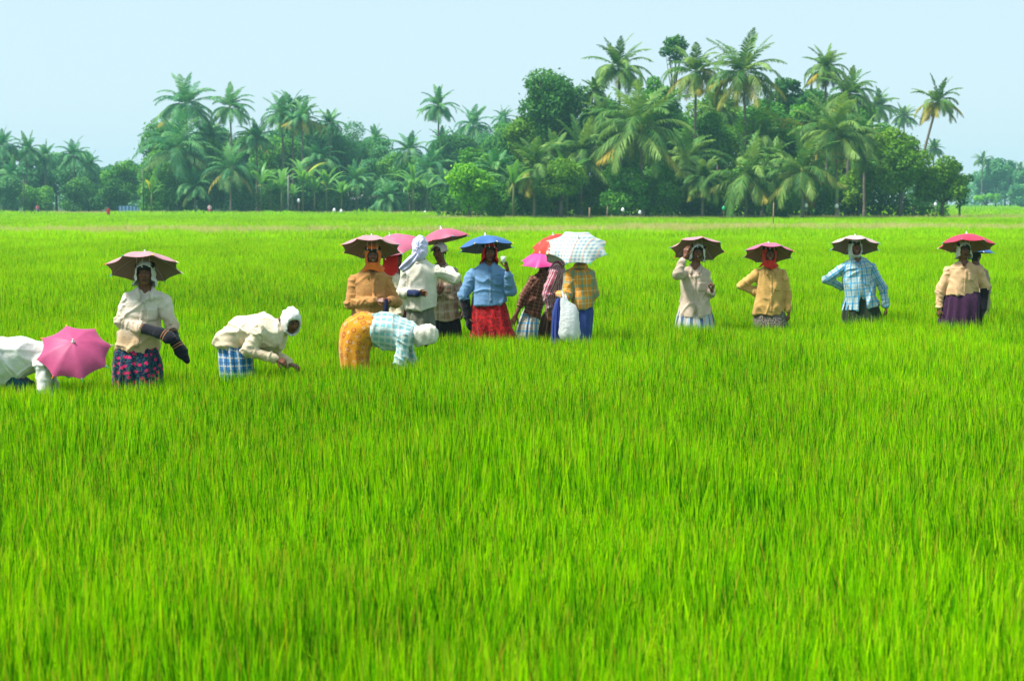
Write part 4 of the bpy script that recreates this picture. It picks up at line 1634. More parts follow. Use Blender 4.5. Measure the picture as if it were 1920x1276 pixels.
    B('tree in the hazy gap under the faint palms', 910, 320, 50, 50, 300, 'grey', 109, leaf=.25)
    B('leafy tree at the foot of the broad palm', 318, 340, 34, 46, 262, 'mid', 110, leaf=.2)
    lab = ['low bush at the end of the far grove', 'low bush under the broad palm', 'low bush beside the far person in pink', 'low bush below the big drooping fronds', 'low bush behind the light pole', 'low bush under the golden palm',
           'low bush beside the house wall', 'low bush in front of the house corner', 'low bush under the brush shaped palm', 'low bush next to the light green bush', 'low bush in the hazy gap', 'low bush at the border of the picture', 'low bush under the upright hazy palm', 'low bush in front of the layered tree']
    for i, (x, dd) in enumerate(((292, 256), (340, 256), (395, 257), (450, 256), (515, 255), (575, 257), (625, 255), (735, 254), (785, 256), (835, 258), (905, 290), (8, 306), (70, 310), (215, 296))):
        B(lab[i], x, 374 - (i % 3) * 6, 36, 32 + (i % 2) * 8, dd, ('mid', 'dark', 'dark', 'grey')[i % 4], 120 + i, name='bush', cat='bush', leaf=.2, blobs=16, group='bushes along the field edge')
    for i, (x, cy, ry) in enumerate(((10, 322, 50), (58, 328, 46), (105, 326, 48), (150, 330, 42), (188, 342, 36), (270, 340, 40))):
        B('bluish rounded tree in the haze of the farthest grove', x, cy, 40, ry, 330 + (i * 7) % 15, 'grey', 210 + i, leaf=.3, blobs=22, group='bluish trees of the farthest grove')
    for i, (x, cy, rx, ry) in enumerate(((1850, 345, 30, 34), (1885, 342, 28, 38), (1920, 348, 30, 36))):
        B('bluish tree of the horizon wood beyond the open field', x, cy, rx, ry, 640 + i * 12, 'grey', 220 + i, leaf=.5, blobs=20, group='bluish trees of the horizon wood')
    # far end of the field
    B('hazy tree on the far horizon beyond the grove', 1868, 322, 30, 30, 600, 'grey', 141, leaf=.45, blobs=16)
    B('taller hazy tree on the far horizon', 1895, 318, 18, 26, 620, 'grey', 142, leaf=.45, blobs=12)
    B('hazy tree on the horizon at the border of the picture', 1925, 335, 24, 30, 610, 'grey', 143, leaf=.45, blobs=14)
    B('pale hazy bush at the edge of the far field', 1848, 372, 32, 12, 560, 'bright', 144, name='bush', cat='bush', leaf=.4, blobs=14, group='bushes along the field edge')
    B('hazy low bush beside the pale one', 1915, 368, 34, 20, 590, 'grey', 145, name='bush', cat='bush', leaf=.45, blobs=12, group='bushes along the field edge')
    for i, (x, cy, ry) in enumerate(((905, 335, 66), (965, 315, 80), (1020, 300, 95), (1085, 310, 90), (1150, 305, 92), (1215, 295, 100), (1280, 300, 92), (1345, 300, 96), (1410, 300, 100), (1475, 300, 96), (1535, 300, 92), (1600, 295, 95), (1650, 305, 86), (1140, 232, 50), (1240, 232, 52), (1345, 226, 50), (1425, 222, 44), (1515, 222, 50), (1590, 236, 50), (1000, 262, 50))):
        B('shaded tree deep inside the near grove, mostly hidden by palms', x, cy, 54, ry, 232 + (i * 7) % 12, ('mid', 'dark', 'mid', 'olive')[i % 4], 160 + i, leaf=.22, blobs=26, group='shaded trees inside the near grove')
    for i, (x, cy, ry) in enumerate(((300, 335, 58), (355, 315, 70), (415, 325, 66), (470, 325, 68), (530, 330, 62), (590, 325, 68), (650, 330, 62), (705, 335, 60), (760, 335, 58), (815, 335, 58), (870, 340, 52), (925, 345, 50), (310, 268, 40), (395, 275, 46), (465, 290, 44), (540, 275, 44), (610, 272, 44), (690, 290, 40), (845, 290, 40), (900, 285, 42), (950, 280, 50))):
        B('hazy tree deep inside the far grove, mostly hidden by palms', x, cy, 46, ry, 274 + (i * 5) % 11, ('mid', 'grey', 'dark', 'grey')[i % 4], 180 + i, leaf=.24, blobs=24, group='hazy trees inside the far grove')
    # bananas
    banana('banana plant with a yellow leaf at the end of the far grove', 284, 400, 252, 151, 4.6, 8, .3)
    banana('banana plant with upright leaves under the close pair of palms', 508, 400, 253, 152, 5.0, 9, .12)
    banana('banana plant behind the light pole', 548, 400, 254, 153, 4.4, 8)
    banana('banana plant with broad leaves beside the light pole', 590, 400, 253, 154, 5.2, 9, .1)
    banana('banana plant near the house', 765, 400, 252, 155, 5.0, 8, .1)
    banana('banana plant under the brown tipped palm', 962, 400, 202, 156, 5.4, 8, .05)
    banana('banana plant in front of the mid height palm', 1062, 400, 205, 157, 5.6, 8, .1)
    banana('tall banana plant at the near end of the far grove', 800, 400, 252, 158, 5.5, 8, .05)
    for x, yy, sd, hh, lab in ((490, 252, 161, 6.5, 'banana plant beside the thin trunks, leaves spread wide'), (528, 250, 162, 6.0, 'banana plant with shiny leaves just before the light pole'), (568, 251, 163, 7.0, 'tallest banana plant under the golden palm'),
                               (612, 252, 164, 6.0, 'banana plant at the foot of the feathery tree'), (640, 250, 165, 4.5, 'short banana plant by the two close scarer bags'), (775, 250, 166, 6.5, 'banana plant with arching leaves under the brush shaped palm')):
        banana(lab, x, 400, yy, sd, hh, 11, .06)
    build_backdrop()
    build_small()


def build_backdrop():
    rng = np.random.default_rng(5)
    bl = []
    for x in np.arange(-130, 60, 3.2):
        y = 400 + rng.uniform(-10, 25) + (30 if x > -10 else 0)
        h = rng.uniform(4, 9)
        bl.append((np.array([x, y, h * .5]), h * .55)); bl.append((np.array([x + 1.5, y + 2, h * .2]), h * .35))
    for x in np.arange(112, 260, 5.0):
        h = rng.uniform(6, 13)
        bl.append((np.array([x, 690 + rng.uniform(-20, 30), h * .45]), h * .55))
    V, F, T = crown_np(rng, bl, 26000, .55, .3)
    V[:, 2] = np.maximum(V[:, 2], .05)
    me = mesh_np('distant_treeline', V, [F]); point_attr(me, 'tint', T, 'FLOAT_VECTOR')
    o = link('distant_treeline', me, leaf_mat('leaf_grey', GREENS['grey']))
    tag(o, 'hazy mass of trees closing the view behind the groves', None, None, 'stuff')
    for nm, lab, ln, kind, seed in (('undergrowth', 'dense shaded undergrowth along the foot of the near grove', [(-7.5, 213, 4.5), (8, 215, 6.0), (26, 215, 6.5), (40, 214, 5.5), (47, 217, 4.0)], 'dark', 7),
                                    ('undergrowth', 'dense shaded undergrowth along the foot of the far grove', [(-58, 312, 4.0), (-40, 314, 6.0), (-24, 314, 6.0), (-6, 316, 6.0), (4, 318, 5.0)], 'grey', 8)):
        rng = np.random.default_rng(seed)
        bl = []
        for (x0, y0, h0), (x1, y1, h1) in zip(ln[:-1], ln[1:]):
            for x in np.arange(x0, x1, .95):
                f = (x - x0) / (x1 - x0); h = (h0 + (h1 - h0) * f) * rng.uniform(.55, 1.1)
                bl.append((np.array([x, y0 + (y1 - y0) * f + rng.uniform(-1, 1.5), h * .62]), h * .36))
                bl.append((np.array([x + .4, y0 + (y1 - y0) * f + rng.uniform(-1, 1), h * .22]), h * .30))
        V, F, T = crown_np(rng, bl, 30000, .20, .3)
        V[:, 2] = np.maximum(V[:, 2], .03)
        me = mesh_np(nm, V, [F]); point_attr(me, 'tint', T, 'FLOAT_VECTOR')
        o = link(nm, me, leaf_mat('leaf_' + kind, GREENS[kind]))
        tag(o, lab, None, None, 'stuff')


def stake(mb, x, z0, z1, r, mat=0, lean=0.0):
    mb.tube([(x, 0, z0), (x + lean * .5, 0, (z0 + z1) / 2), (x + lean, 0, z1)], [r, r * .95, r * .85], 7, mat)


def build_small():
    wood = mat('weathered_wood', (.26, .17, .10), .85)
    for (px, yb, yt, w, col, lab) in ((627, 397, 390, 3, (.75, .78, .8), 'white scarer bag on the taller of two close stakes'), (640, 404, 392, 3, (.72, .75, .78), 'white scarer bag on the shorter of two close stakes'),
                                      (797, 402, 395, 3, (.7, .74, .76), 'small white scarer bag low before the far grove'), (1168, 403, 389, 3.2, (.78, .8, .82), 'white scarer bag with pointed top, beside the wooden stake'),
                                      (1200, 405, 394, 3, (.74, .76, .78), 'small white scarer bag under the huge palm'), (1357, 404, 386, 3.2, (.03, .42, .16), 'green scarer bag on a stake'),
                                      (1512, 403, 381, 3, (.78, .8, .82), 'white scarer bag on a tall thin stake under the pale drooping palm'), (1569, 404, 382, 3.6, (.8, .82, .84), 'largest white scarer bag, below the arching palm'),
                                      (1754, 402, 379, 3, (.8, .82, .84), 'white scarer bag by the sloping tree at the grove end'), (560, 398, 372, 2.6, (.72, .76, .78), 'white scarer bag near the light pole')):
        Y = 200.0 if px > 850 else 292.0
        s = FPX / Y
        p = at(px, yt + 4, Y); b = np.array([p[0], Y, 0.0])
        root = bpy.data.objects.new('bird_scarer', None); COL.objects.link(root); root.location = b
        tag(root, lab, 'bird scarer', 'bags on stakes to scare birds')
        mb = MB(); stake(mb, 0, -.1, p[2] + .1, .028)
        link('stake', mb.mesh('stake'), wood, root)
        h = 8.0 / s; r = w / s
        mb = MB()
        G = []
        for f, k in ((0, .25), (.12, .8), (.4, 1.0), (.7, .85), (.9, .45), (1.0, .2)):
            G.append([(r * k * (1 + .12 * math.sin(3 * a + px)) * math.cos(a), r * .8 * k * math.sin(a), p[2] - h * .5 + h * f) for a in np.linspace(0, 6.2832, 10, endpoint=False)])
        mb.grid(G, 0, closed_u=True)
        link('bag', mb.mesh('bag'), mat('bag_%d' % int(col[0] * 1000), col, .4), root)
    for (px, yb, yt, Y, r, lab, cat, name) in ((1450, 424, 380, 138, .045, 'tall brown stake standing in the field before the grove', 'stake', 'wooden_stake'), (1105, 408, 389, 200, .09, 'thick pale wooden stake at the grove edge', 'stake', 'wooden_stake'),
                                               (1137, 404, 386, 201, .05, 'thin leaning stake behind the thick pale one', 'stake', 'wooden_stake'), (540, 404, 328, 288, .10, 'light grey pole before the far grove', 'pole', 'pole'),
                                               (44, 402, 336, 300, .10, 'dark thin pole before the bluish grove', 'pole', 'pole'), (268, 403, 318, 298, .10, 'dark pole by the yellow banana leaf', 'pole', 'pole')):
        p = at(px, yt, Y)
        mb = MB(); stake(mb, 0, -.2, p[2], r, 0, .12 if 'leaning' in lab else .02)
        if name == 'pole':
            mb.tube([(-.5, 0, p[2] - .4), (.5, 0, p[2] - .4)], .04, 6)
            for x in (-.42, .42): mb.tube([(x, 0, p[2] - .4), (x, 0, p[2] - .22)], [.03, .045], 6)
        o = link(name, mb.mesh(name), mat('pole_grey', (.22, .22, .20), .8) if name == 'pole' and px == 540 else (mat('pole_dark', (.07, .07, .07), .8) if name == 'pole' else wood), None, Vector((p[0], Y, 0)))
        tag(o, lab, cat, 'stakes and poles at the field edge')
    # house behind the trees
    Y = 318.0
    a, b = at(650, 372, Y), at(716, 372, Y)
    root = bpy.data.objects.new('house', None); COL.objects.link(root); root.location = ((a[0] + b[0]) / 2, Y, 0)
    tag(root, 'small house with pale tin roof half hidden by the trees', 'house')
    w = (b[0] - a[0]) / 2; h = a[2]
    def box(x0, x1, y0, y1, z0, z1):
        m_ = MB(); c = [(x, y, z) for z in (z0, z1) for y in (y0, y1) for x in (x0, x1)]
        m_.add(c, [(0, 2, 3, 1), (4, 5, 7, 6), (0, 1, 5, 4), (2, 6, 7, 3), (0, 4, 6, 2), (1, 3, 7, 5)]); return m_
    link('wall', box(-w, w, 0, 5, 0, h - .1).mesh('wall', False), plain('house_plaster', (.42, .36, .30), .9), root)
    for x in (-w * .5, w * .35):
        f = link('window', box(x - .45, x + .45, -.06, .0, h * .38, h * .72).mesh('window', False), mat('window_frame', (.10, .07, .05), .7), root)
        link('pane', box(x - .38, x + .38, -.075, -.062, h * .42, h * .69).mesh('pane', False), mat('window_glass', (.03, .04, .05), .1), f)
    link('door', box(-.15, .55, -.06, 0, 0, h * .7).mesh('door', False), mat('door_blue', (.03, .08, .25), .6), root)
    mb = MB()
    nx = 60
    top = [[(-w - .5 + (2 * w + 1) * i / nx, y, z + .035 * math.sin(i * 1.9)) for i in range(nx + 1)] for (y, z) in ((-.8, h - .15), (2.5, h + 1.0), (5.8, h - .15))]
    mb.grid(top); mb.grid([[(x, y, z - .06) for x, y, z in r_] for r_ in top], 0, flip=True)
    link('roof', mb.mesh('roof', False), plain('tin_roof', (.40, .40, .38), .5), root)
    # blue sheet fence in the gap
    Y = 330.0
    a, b = at(222, 386, Y), at(268, 386, Y)
    mb = MB()
    G = []
    for z in (0, a[2] * .5, a[2]):
        G.append([(a[0] + (b[0] - a[0]) * i / 40 - a[0], .05 * math.sin(i * 1.1), z - .05 * math.sin(i * .8) * (z > 0)) for i in range(41)])
    mb.grid(G); mb.grid([[(x, y + .02, z) for x, y, z in r_] for r_ in G], 0, flip=True)
    o = link('fence', mb.mesh('fence'), plain('blue_sheet', (.16, .30, .48), .6), None, Vector((a[0], Y, 0)))
    tag(o, 'low blue sheet fence in the gap beside the layered tree', 'fence')
    # people far off
    for (px, yh, Y, top, low, lab) in ((203, 390, 240, (.45, .02, .03), (.30, .02, .04), 'far person in red at the edge of the field'), (393, 383, 294, (.62, .40, .44), (.40, .05, .10), 'far person in pink under the trees of the far grove'),
                                       (70, 384, 298, (.45, .12, .16), (.08, .10, .16), 'tiny far person before the bluish grove')):
        p = at(px, yh, Y)
        sc = max(.85, p[2] / 1.62)
        S_ = Sdf()
        S_.ell((0, 0, 1.53 * sc), (.085 * sc, .10 * sc, .12 * sc))
        S_.ell((0, -.09 * sc, 1.51 * sc), (.015, .02, .025))
        S_.cap((0, 0, 1.42 * sc), (0, 0, 1.34 * sc), .05 * sc)
        S_.cap((0, 0, 1.28 * sc), (0, 0, .9 * sc), .15 * sc, .13 * sc, .05, (0, 1, 0), .7)
        for q in (-1, 1):
            S_.cap((q * .18 * sc, 0, 1.32 * sc), (q * .25 * sc, -.02, 1.05 * sc), .05 * sc, .04 * sc, .03)
            S_.cap((q * .25 * sc, -.02, 1.05 * sc), (q * .22 * sc, -.12, .84 * sc), .04 * sc, .03 * sc, .02)
            S_.ell((q * .21 * sc, -.14, .79 * sc), (.03, .035, .06))
            S_.cap((q * .09 * sc, 0, .88 * sc), (q * .10 * sc, 0, .08), .085 * sc, .045 * sc, .03)
            S_.cap((q * .10 * sc, 0, .05), (q * .10 * sc, -.14, .04), .04, .03)
        v, f = S_.mesh(.02)
        me = mesh_np('person', v, [f]); smooth(me)
        o = link('person', me, skin_mat(), None, Vector((p[0], Y, 0)))
        tag(o, lab, 'person', 'people far off at the edge of the field')
        t = Sdf(); t.cap((0, 0, 1.32 * sc), (0, 0, .85 * sc), .17 * sc, .17 * sc, .05, (0, 1, 0), .75)
        for q in (-1, 1): t.cap((q * .16 * sc, 0, 1.32 * sc), (q * .25 * sc, -.02, 1.07 * sc), .07 * sc, .06 * sc, .03)
        v, f = t.mesh(.02); me = mesh_np('shirt', v, [f]); smooth(me)
        link('shirt', me, mat('far_%d' % px, top, .9), o)
        loft_skirt('skirt', [(V3(0, 0, .95 * sc), V3(1, 0, 0), .15 * sc, V3(0, 1, 0), .12 * sc), (V3(0, 0, .85 * sc), V3(1, 0, 0), .20 * sc, V3(0, 1, 0), .16 * sc), (V3(0, 0, .5 * sc), V3(1, 0, 0), .22 * sc, V3(0, 1, 0), .19 * sc), (V3(0, 0, .12), V3(1, 0, 0), .23 * sc, V3(0, 1, 0), .20 * sc)], mat('far_low_%d' % px, low, .9), o, px, .012, n=40, m=12)
# ------------------------------------------------------------------ the people of the photograph
def worker(B, yaw, head, neck, hem, wid, arms, shirt, skirt, scarf=None, hat=None, smile=0, glance=0, collar=True, pocket=1, placket=True,
           seed=1, ratio=.66, hems=None, back=False, feet_dx=0.0, gloves=(), fold=.015, split=False, sleeve=(.070, .064, .046), label='', hair=False, opening=True, collar_side=0.0, height=1.55):
    """arms: two dicts s,e,w (px,py,dy), cuff fraction, hand dict. wid: half widths in px (chest, waist, hem)"""
    J = B.J
    F = V3(math.sin(R(yaw)), -math.cos(R(yaw)), 0); Rt = V3(math.cos(R(yaw)), math.sin(R(yaw)), 0)
    hx, hy, hd, hyaw, hpit, hrol = head
    M = rot_to(hyaw, hpit, hrol)
    hc = J(hx, hy, hd)
    nk = J(*neck); hm = J(*hem)
    ft = V3(feet_dx, 0, 0)
    if skirt:
        l_ = skirt['rings'][-1]; ft = J(l_[0], l_[1]) * V3(1, 0, 0)

    def axis(z):
        if z > hm[2]:
            t = (z - hm[2]) / (nk[2] - hm[2]); return hm + (nk - hm) * t
        t = z / hm[2]; p = ft + (hm - ft) * t; return p
    zc = nk[2] - .17 * height / 1.55
    ch = axis(zc); wa = axis(nk[2] * .72); pe = axis(nk[2] * .60)
    jd = {'head': hc, 'neck': nk, 'chest': ch, 'waist': wa, 'pelvis': pe}
    spec = {'J': jd, 'M': M, 'F': F, 'Rt': Rt, 'smile': smile, 'glance': glance, 'label': label}
    wc, ww, wh = (w / B.s * .90 for w in wid[:2] + (wid[2] / .93,))
    lsc = min(1.0, min(r_[2] for r_ in skirt['rings'][1:]) / B.s / .19) if skirt else 1.0
    for q, a in zip('ab', arms):
        jd['s' + q], jd['e' + q], jd['w' + q] = J(*a['s']) - V3(0, 0, .028), J(*a['e']), J(*a['w'])
        jd['s' + q][0] += (nk[0] - jd['s' + q][0]) * .07
        fd = nrm(jd['w' + q] - jd['e' + q])
        hs = dict(a.get('hand', {}))
        hs['d'] = nrm(V3(*hs['d'])) if 'd' in hs else fd
        hs['up'] = nrm(V3(*hs['up'])) if 'up' in hs else nrm(jd['e' + q] - ch)
        spec['hand' + q] = hs
        sg = -1 if q == 'a' else 1
        jd['h' + q] = pe + V3(1, 0, 0) * sg * .085 * lsc - V3(0, 0, .03)
        jd['k' + q] = axis(.42) + V3(1, 0, 0) * sg * .09 * lsc + F * .02
        jd['f' + q] = ft + V3(1, 0, 0) * sg * .10 * lsc
    if skirt: spec['ls'] = min(1.0, min(r_[2] for r_ in skirt['rings'][1:]) / B.s / .19)
    P = make_body(B, spec)
    # ---- shirt
    s = Sdf()
    up = nrm(nk - hm)
    s.cap(ch + up * .045, ch, wc * .93, wc, .05, F, ratio)
    s.cap(ch, wa, wc, ww, .06, F, ratio + .04)
    s.cap(wa, hm - up * .03, ww, wh, .06, F, ratio + .12)
    bones = [(hm, nk, wc)]
    if hems is not None:            # slanting hem: extra plane normals
        for (p, n_) in hems: s.plane(J(*p), n_)
    else:
        s.plane(hm, -up)
    for q, a in zip('ab', arms):
        sh, el, wr = jd['s' + q], jd['e' + q], jd['w' + q]
        cu = el + (wr - el) * a.get('cuff', .92)
        r0, r1, r2 = (x * a.get('puff', 1.0) for x in sleeve)
        s.cap(nk - up * .035, sh, .050, r0 * .78, .04)
        s.cap(sh, el, r0 * .94, r1, .016)
        s.cap(el, cu, r1, r2, .012)
        d = nrm(wr - el)
        s.cap(cu - d * .035, cu, r2 * 1.02, r2 * .98, .004)
        bones += [(sh, el, r0 * .9), (el, cu, r1 * .9)]
    s.cap(nk + F * .055 + up * .07, nk + F * .02 + up * .03, .058, .056, .006, sub=True)
    if opening:
        s.cap(nk + F * .080 + up * .03, nk + F * .120 - up * .10, .046, .010, .01, sub=True)
    if split:                        # shirt front hanging open below the last button
        t = hm - up * .02
        a_, b_ = t + F * wh * .80 + Rt * split[0], t + up * split[1] + F * ww * .78 + Rt * split[0] * .6
        s.cap(a_ + F * .0, b_ + F * .02, split[2], .006, .01, sub=True)
    so, v, f = sdf_object('shirt', s, .0085, [shirt, mat('button', (.35, .28, .2), .4)], P, bones, fold_fn(bones, seed, fold), hem=hm[2])
    cloth_extras(so, v, f, nk, F, Rt, hm, 1, pocket, placket, collar, side=collar_side)
    # ---- lower garment
    if skirt:
        rings = []
        for (px, py, hw, dp) in skirt['rings']:
            c = J(px, py, skirt.get('dy', 0)); hwm = hw / B.s
            i_ = len(rings)
            if i_ == 0 and not skirt.get('open'): hwm *= .80; dp = .56
            if i_ == 1: dp *= .84
            rings.append((c, V3(1, 0, 0), hwm, V3(0, 1, 0), hwm * dp))
        loft_skirt(skirt.get('name', 'skirt'), rings, skirt['mat'], P, seed + 3, skirt.get('amp', .018), skirt.get('folds', (7, 19)))
    # ---- arm covers
    for q, kind, mt in gloves:
        sh, el, wr = jd['s' + q], jd['e' + q], jd['w' + q]
        g = Sdf(); d = nrm(wr - el)
        hd_ = spec['hand' + q]; dd = hd_['d']; fl = hd_['up']
        a = el + (wr - el) * kind.get('from', .45)
        b = wr + dd * .02
        g.cap(a, wr, kind.get('r0', .050), kind.get('r1', .040), .02)
        if kind.get('mitt', True):
            g.cap(wr, wr + dd * .09, .050, .052, .03, fl, .62)
            g.cap(wr + dd * .09, wr + dd * kind.get('len', .17), .052, .030, .03, fl, .62)
        if kind.get('sag'):
            g.cap(wr, wr + V3(*kind['sag']), .05, .04, .05)
        bn = [(a, wr + dd * .01, .05), (wr, wr + dd * .15, .05)]
        sdf_object('arm_cover', g, .007, mt, P, bn, fold_fn(bn, seed + 8, .0045, torso=9))
    if scarf:
        sc = dict(scarf)
        tail = sc.pop('tail', None)
        if tail: tail = ([J(*p) for p in tail[0]], [x / B.s for x in tail[1]])
        headcloth('headscarf', hc, M, sc.pop('mat'), P, tail=tail, seed=seed, **sc)
        if sc.get('under') : pass
    if hat:
        hh = dict(hat)
        c = at(hh['px'], hh['py'], B.Y + hd + hh.get('dy', .05))
        umbrella_hat(hh['label'], c, hh['axis'], hh['r'] / B.s, hh['out'], hh['inn'], (B.root + hc, M) if hh.get('band', True) else None,
                     phase=hh.get('phase', .39), hgt=hh.get('h', .40), seed=seed)
    return P, spec


def sunshades():
    return {
        'under': canopy_mat('hat_underside', (.26, .165, .14)),
        'under_grey': canopy_mat('hat_underside_grey', (.15, .18, .21)),
        'mauve': canopy_mat('hat_mauve', (.60, .30, .33)),
        'pink': canopy_mat('hat_pink', (.62, .16, .26)),
        'hot': canopy_mat('hat_hot_pink', (.72, .06, .30)),
        'dusty': canopy_mat('hat_dusty_pink', (.52, .12, .20)),
        'magenta': canopy_mat('hat_magenta', (.50, .075, .20)),
        'blue': canopy_mat('hat_blue', (.055, .16, .40)),
        'red': canopy_mat('hat_cherry', (.62, .045, .10)),
        'pale': canopy_mat('hat_pale', (.62, .42, .42)),
    }


def build_people():
    S = sunshades()
    white_soil = cloth('shirt_white_soiled', (.68, .61, .52), soil=(.52, .34, .18), soil_z=(.84, 1.22), soil_amt=.9)
    cream = cloth('shirt_cream', (.72, .62, .46), soil=(.52, .35, .18), soil_z=(.45, .90), soil_amt=.8)
    white = cloth('cotton_white', (.66, .65, .62))
    offwhite = cloth('cotton_offwhite', (.66, .62, .52))
    hdark = dict(up=(0, -1, .3))

    # -- 1: standing in the navy floral skirt
    B = Body('', 259, 715)
    fl = print_dots((.006, .014, .065), [(48, .26, (.012, .13, .06), .9, 0), (17, .24, (.55, .015, .11), 1.0, 0), (17, .08, (.22, .01, .06), 1.0, 0)])
    nv = cloth('cover_navy', (.010, .012, .030), pattern=plaid((.006, .007, .013), [(1, 1.0, .009, -.022, (.35, .16, .06), .8), (1, 1.0, .009, -.045, (.35, .16, .06), .8)]))
    worker(B, 8, (272, 511, -.05, 4, 4, 0), (273, 541, 0), (258, 653, 0), (35, 39, 40),
           [dict(s=(238, 556, 0), e=(230, 604, -.03), w=(302, 625, -.24), cuff=.50, puff=1.12, hand=dict(up=(0, -1, .5), d=(1, -.3, -.5))),
            dict(s=(308, 556, 0), e=(322, 612, -.02), w=(329, 642, -.17), cuff=.25, puff=1.08, hand=dict(up=(.5, -1, .2), d=(.55, -.2, -.8), curl=8))],
           white_soil,
           dict(rings=[(257, 640, 36, .75), (257, 660, 42, .8), (258, 695, 47, .78), (256, 740, 45, .8), (255, 775, 44, .8)], mat=cloth('print_navy_floral', (.01, .01, .05), fl), amp=.020),
           scarf=dict(style='drape', mat=white), smile=0, seed=11, height=1.55,
           hems=[((258, 655, 0), (-.10, 0, -1))],
           gloves=[('a', dict({'from': .45, 'r0': .050, 'r1': .046, 'mitt': True, 'len': .12}), nv), ('b', dict({'from': .2, 'r0': .052, 'r1': .046, 'len': .20}), nv)],
           hat=dict(px=270, py=503, r=72, axis=(-.03, .40, .92), out=S['mauve'], inn=S['under'], label='mauve umbrella hat over a white headcloth, above the navy floral skirt', dy=.02),
           label='person standing in soiled white shirt and navy floral skirt, dark covers on both forearms')

    # -- 2: brown jacket, orange scarf, standing behind the bending worker in orange
    B = Body('', 697, 650)
    brown = cloth('jacket_brown', (.46, .22, .07), soil=(.50, .20, .02), soil_z=(.55, 1.0), soil_amt=.45)
    orange = cloth('cotton_orange', (.78, .17, .02))
    dark = cloth('cloth_dark', (.02, .02, .026))
    worker(B, 6, (699, 477, -.04, 5, 4, 0), (699, 505, 0), (695, 612, 0), (33, 36, 39),
           [dict(s=(664, 522, 0), e=(656, 570, -.03), w=(706, 563, -.22), cuff=.90, puff=1.05, hand=dict(d=(1, -.35, .05), up=(-.2, -.7, .7), curl=48, side=-1)),
            dict(s=(728, 520, 0), e=(742, 567, -.03), w=(731, 563, -.21), cuff=.85, puff=1.05, hand=dict(d=(-1, -.5, .05), up=(.2, -.7, .7), curl=48, side=1))],
           brown, dict(rings=[(695, 600, 34, .75), (695, 640, 37, .8), (696, 700, 38, .8), (696, 722, 36, .8)], mat=cloth('cloth_maroon', (.22, .01, .015))),
           scarf=dict(style='hood', mat=orange, wrap=True), seed=21, smile=1, pocket=0, collar_side=.012,
           hat=dict(px=696, py=466, r=58.5, axis=(.0, .36, .93), out=S['mauve'], inn=S['under'], label='mauve umbrella hat over an orange headscarf, above the brown jacket'),
           label='person standing in brown button jacket and orange headscarf, hands together at the waist')
    # dark strip of cloth held in the hands
    mb = MB()
    pts = [B.J(724, 560, -.27), B.J(724, 572, -.27), B.J(723, 585, -.26), B.J(725, 597, -.25)]
    G = []
    for i, p in enumerate(pts):
        G.append([p + V3(.030 * math.cos(a), .014 * math.sin(a) + .006 * math.cos(3 * a + i), 0) * (.6 + .25 * i) for a in np.linspace(0, 6.2832, 12, endpoint=False)])
    mb.grid(G, 0, closed_u=True)
    o = link('cloth', mb.mesh('cloth'), mat('navy_cloth', (.012, .016, .06), .9), None, B.root)
    tag(o, 'strip of navy cloth held by the worker in the brown jacket', 'cloth')

    # -- 3: half hidden behind the brown jacket
    B = Body('', 745, 634)
    red = cloth('cotton_red', (.62, .02, .015))
    worker(B, 60, (737, 484, 0, 75, 6, 0), (737, 509, 0), (742, 592, 0), (20, 22, 27),
           [dict(s=(726, 520, .10), e=(722, 560, .10), w=(732, 585, .05), cuff=.95), dict(s=(747, 519, -.08), e=(753, 556, -.14), w=(748, 588, -.16), cuff=.95)],
           cream, dict(rings=[(750, 575, 18, .8), (752, 600, 21, .8), (752, 650, 22, .8), (752, 690, 22, .8)],
                       mat=cloth('print_maroon', (.2, .02, .05), print_dots((.20, .02, .045), [(60, .2, (.5, .25, .28), 1, 0)]))),
           scarf=dict(style='drape', mat=red, drop=.10), seed=31, pocket=0, collar=False,
           hat=dict(px=737, py=463, r=54, axis=(-.22, -.30, .92), out=S['pink'], inn=S['under'], label='pink umbrella hat half behind the mauve one, over a red headscarf', h=.42),
           label='person half hidden behind the brown jacket, in cream shirt, red headscarf and maroon print skirt')

    # -- 4: seen from behind, lavender headcloth
    B = Body('', 790, 642)
    lav = cloth('cotton_lavender', (.56, .57, .78))
    nvy = cloth('knit_navy', (.010, .020, .075))
    worker(B, 178, (788, 462, .02, 170, 6, 0), (788, 491, 0), (790, 578, 0), (30, 31, 30),
           [dict(s=(761, 509, 0), e=(752, 549, -.02), w=(783, 550, -.20), cuff=.38, puff=1.06, hand=dict(d=(1, -.1, .02), up=(0, .9, .3), curl=35, side=-1)),
            dict(s=(818, 504, 0), e=(852, 522, .03), w=(842, 506, .27), cuff=1.0, puff=1.12, hand=dict(d=(-.2, 1, .3), up=(0, 0, 1), curl=30))],
           offwhite, dict(rings=[(790, 565, 24, .75), (789, 582, 25, .8), (789, 612, 27, .8), (790, 660, 27, .8), (790, 706, 26, .8)], mat=cloth('cloth_olive_grey', (.15, .155, .115)), amp=.012),
           scarf=dict(style='hood', mat=lav, tail=([(781, 474, -.13), (772, 487, -.17), (762, 498, -.15), (752, 507, -.13)], [5, 8, 8.5, 6])), seed=41, pocket=0, placket=False, opening=False,
           gloves=[('a', {'from': .40, 'r0': .046, 'r1': .044, 'mitt': False}, nvy)], fold=.011, hems=[((790, 577, 0), (.05, 0, -1))],
           label='person seen from behind in off-white shirt and lavender headcloth tied with a loose end')

    # -- 5: brown and white check shirt under a pink hat
    B = Body('', 840, 630)
    bw = cloth('check_brown_white', (.5, .4, .3), plaid((.50, .38, .25), [(0, 9, .42, .1, (.30, .18, .09), .7), (1, 9, .30, .3, (.62, .52, .38), .6), (0, 18, .08, .3, (.6, .5, .38), .8)]))
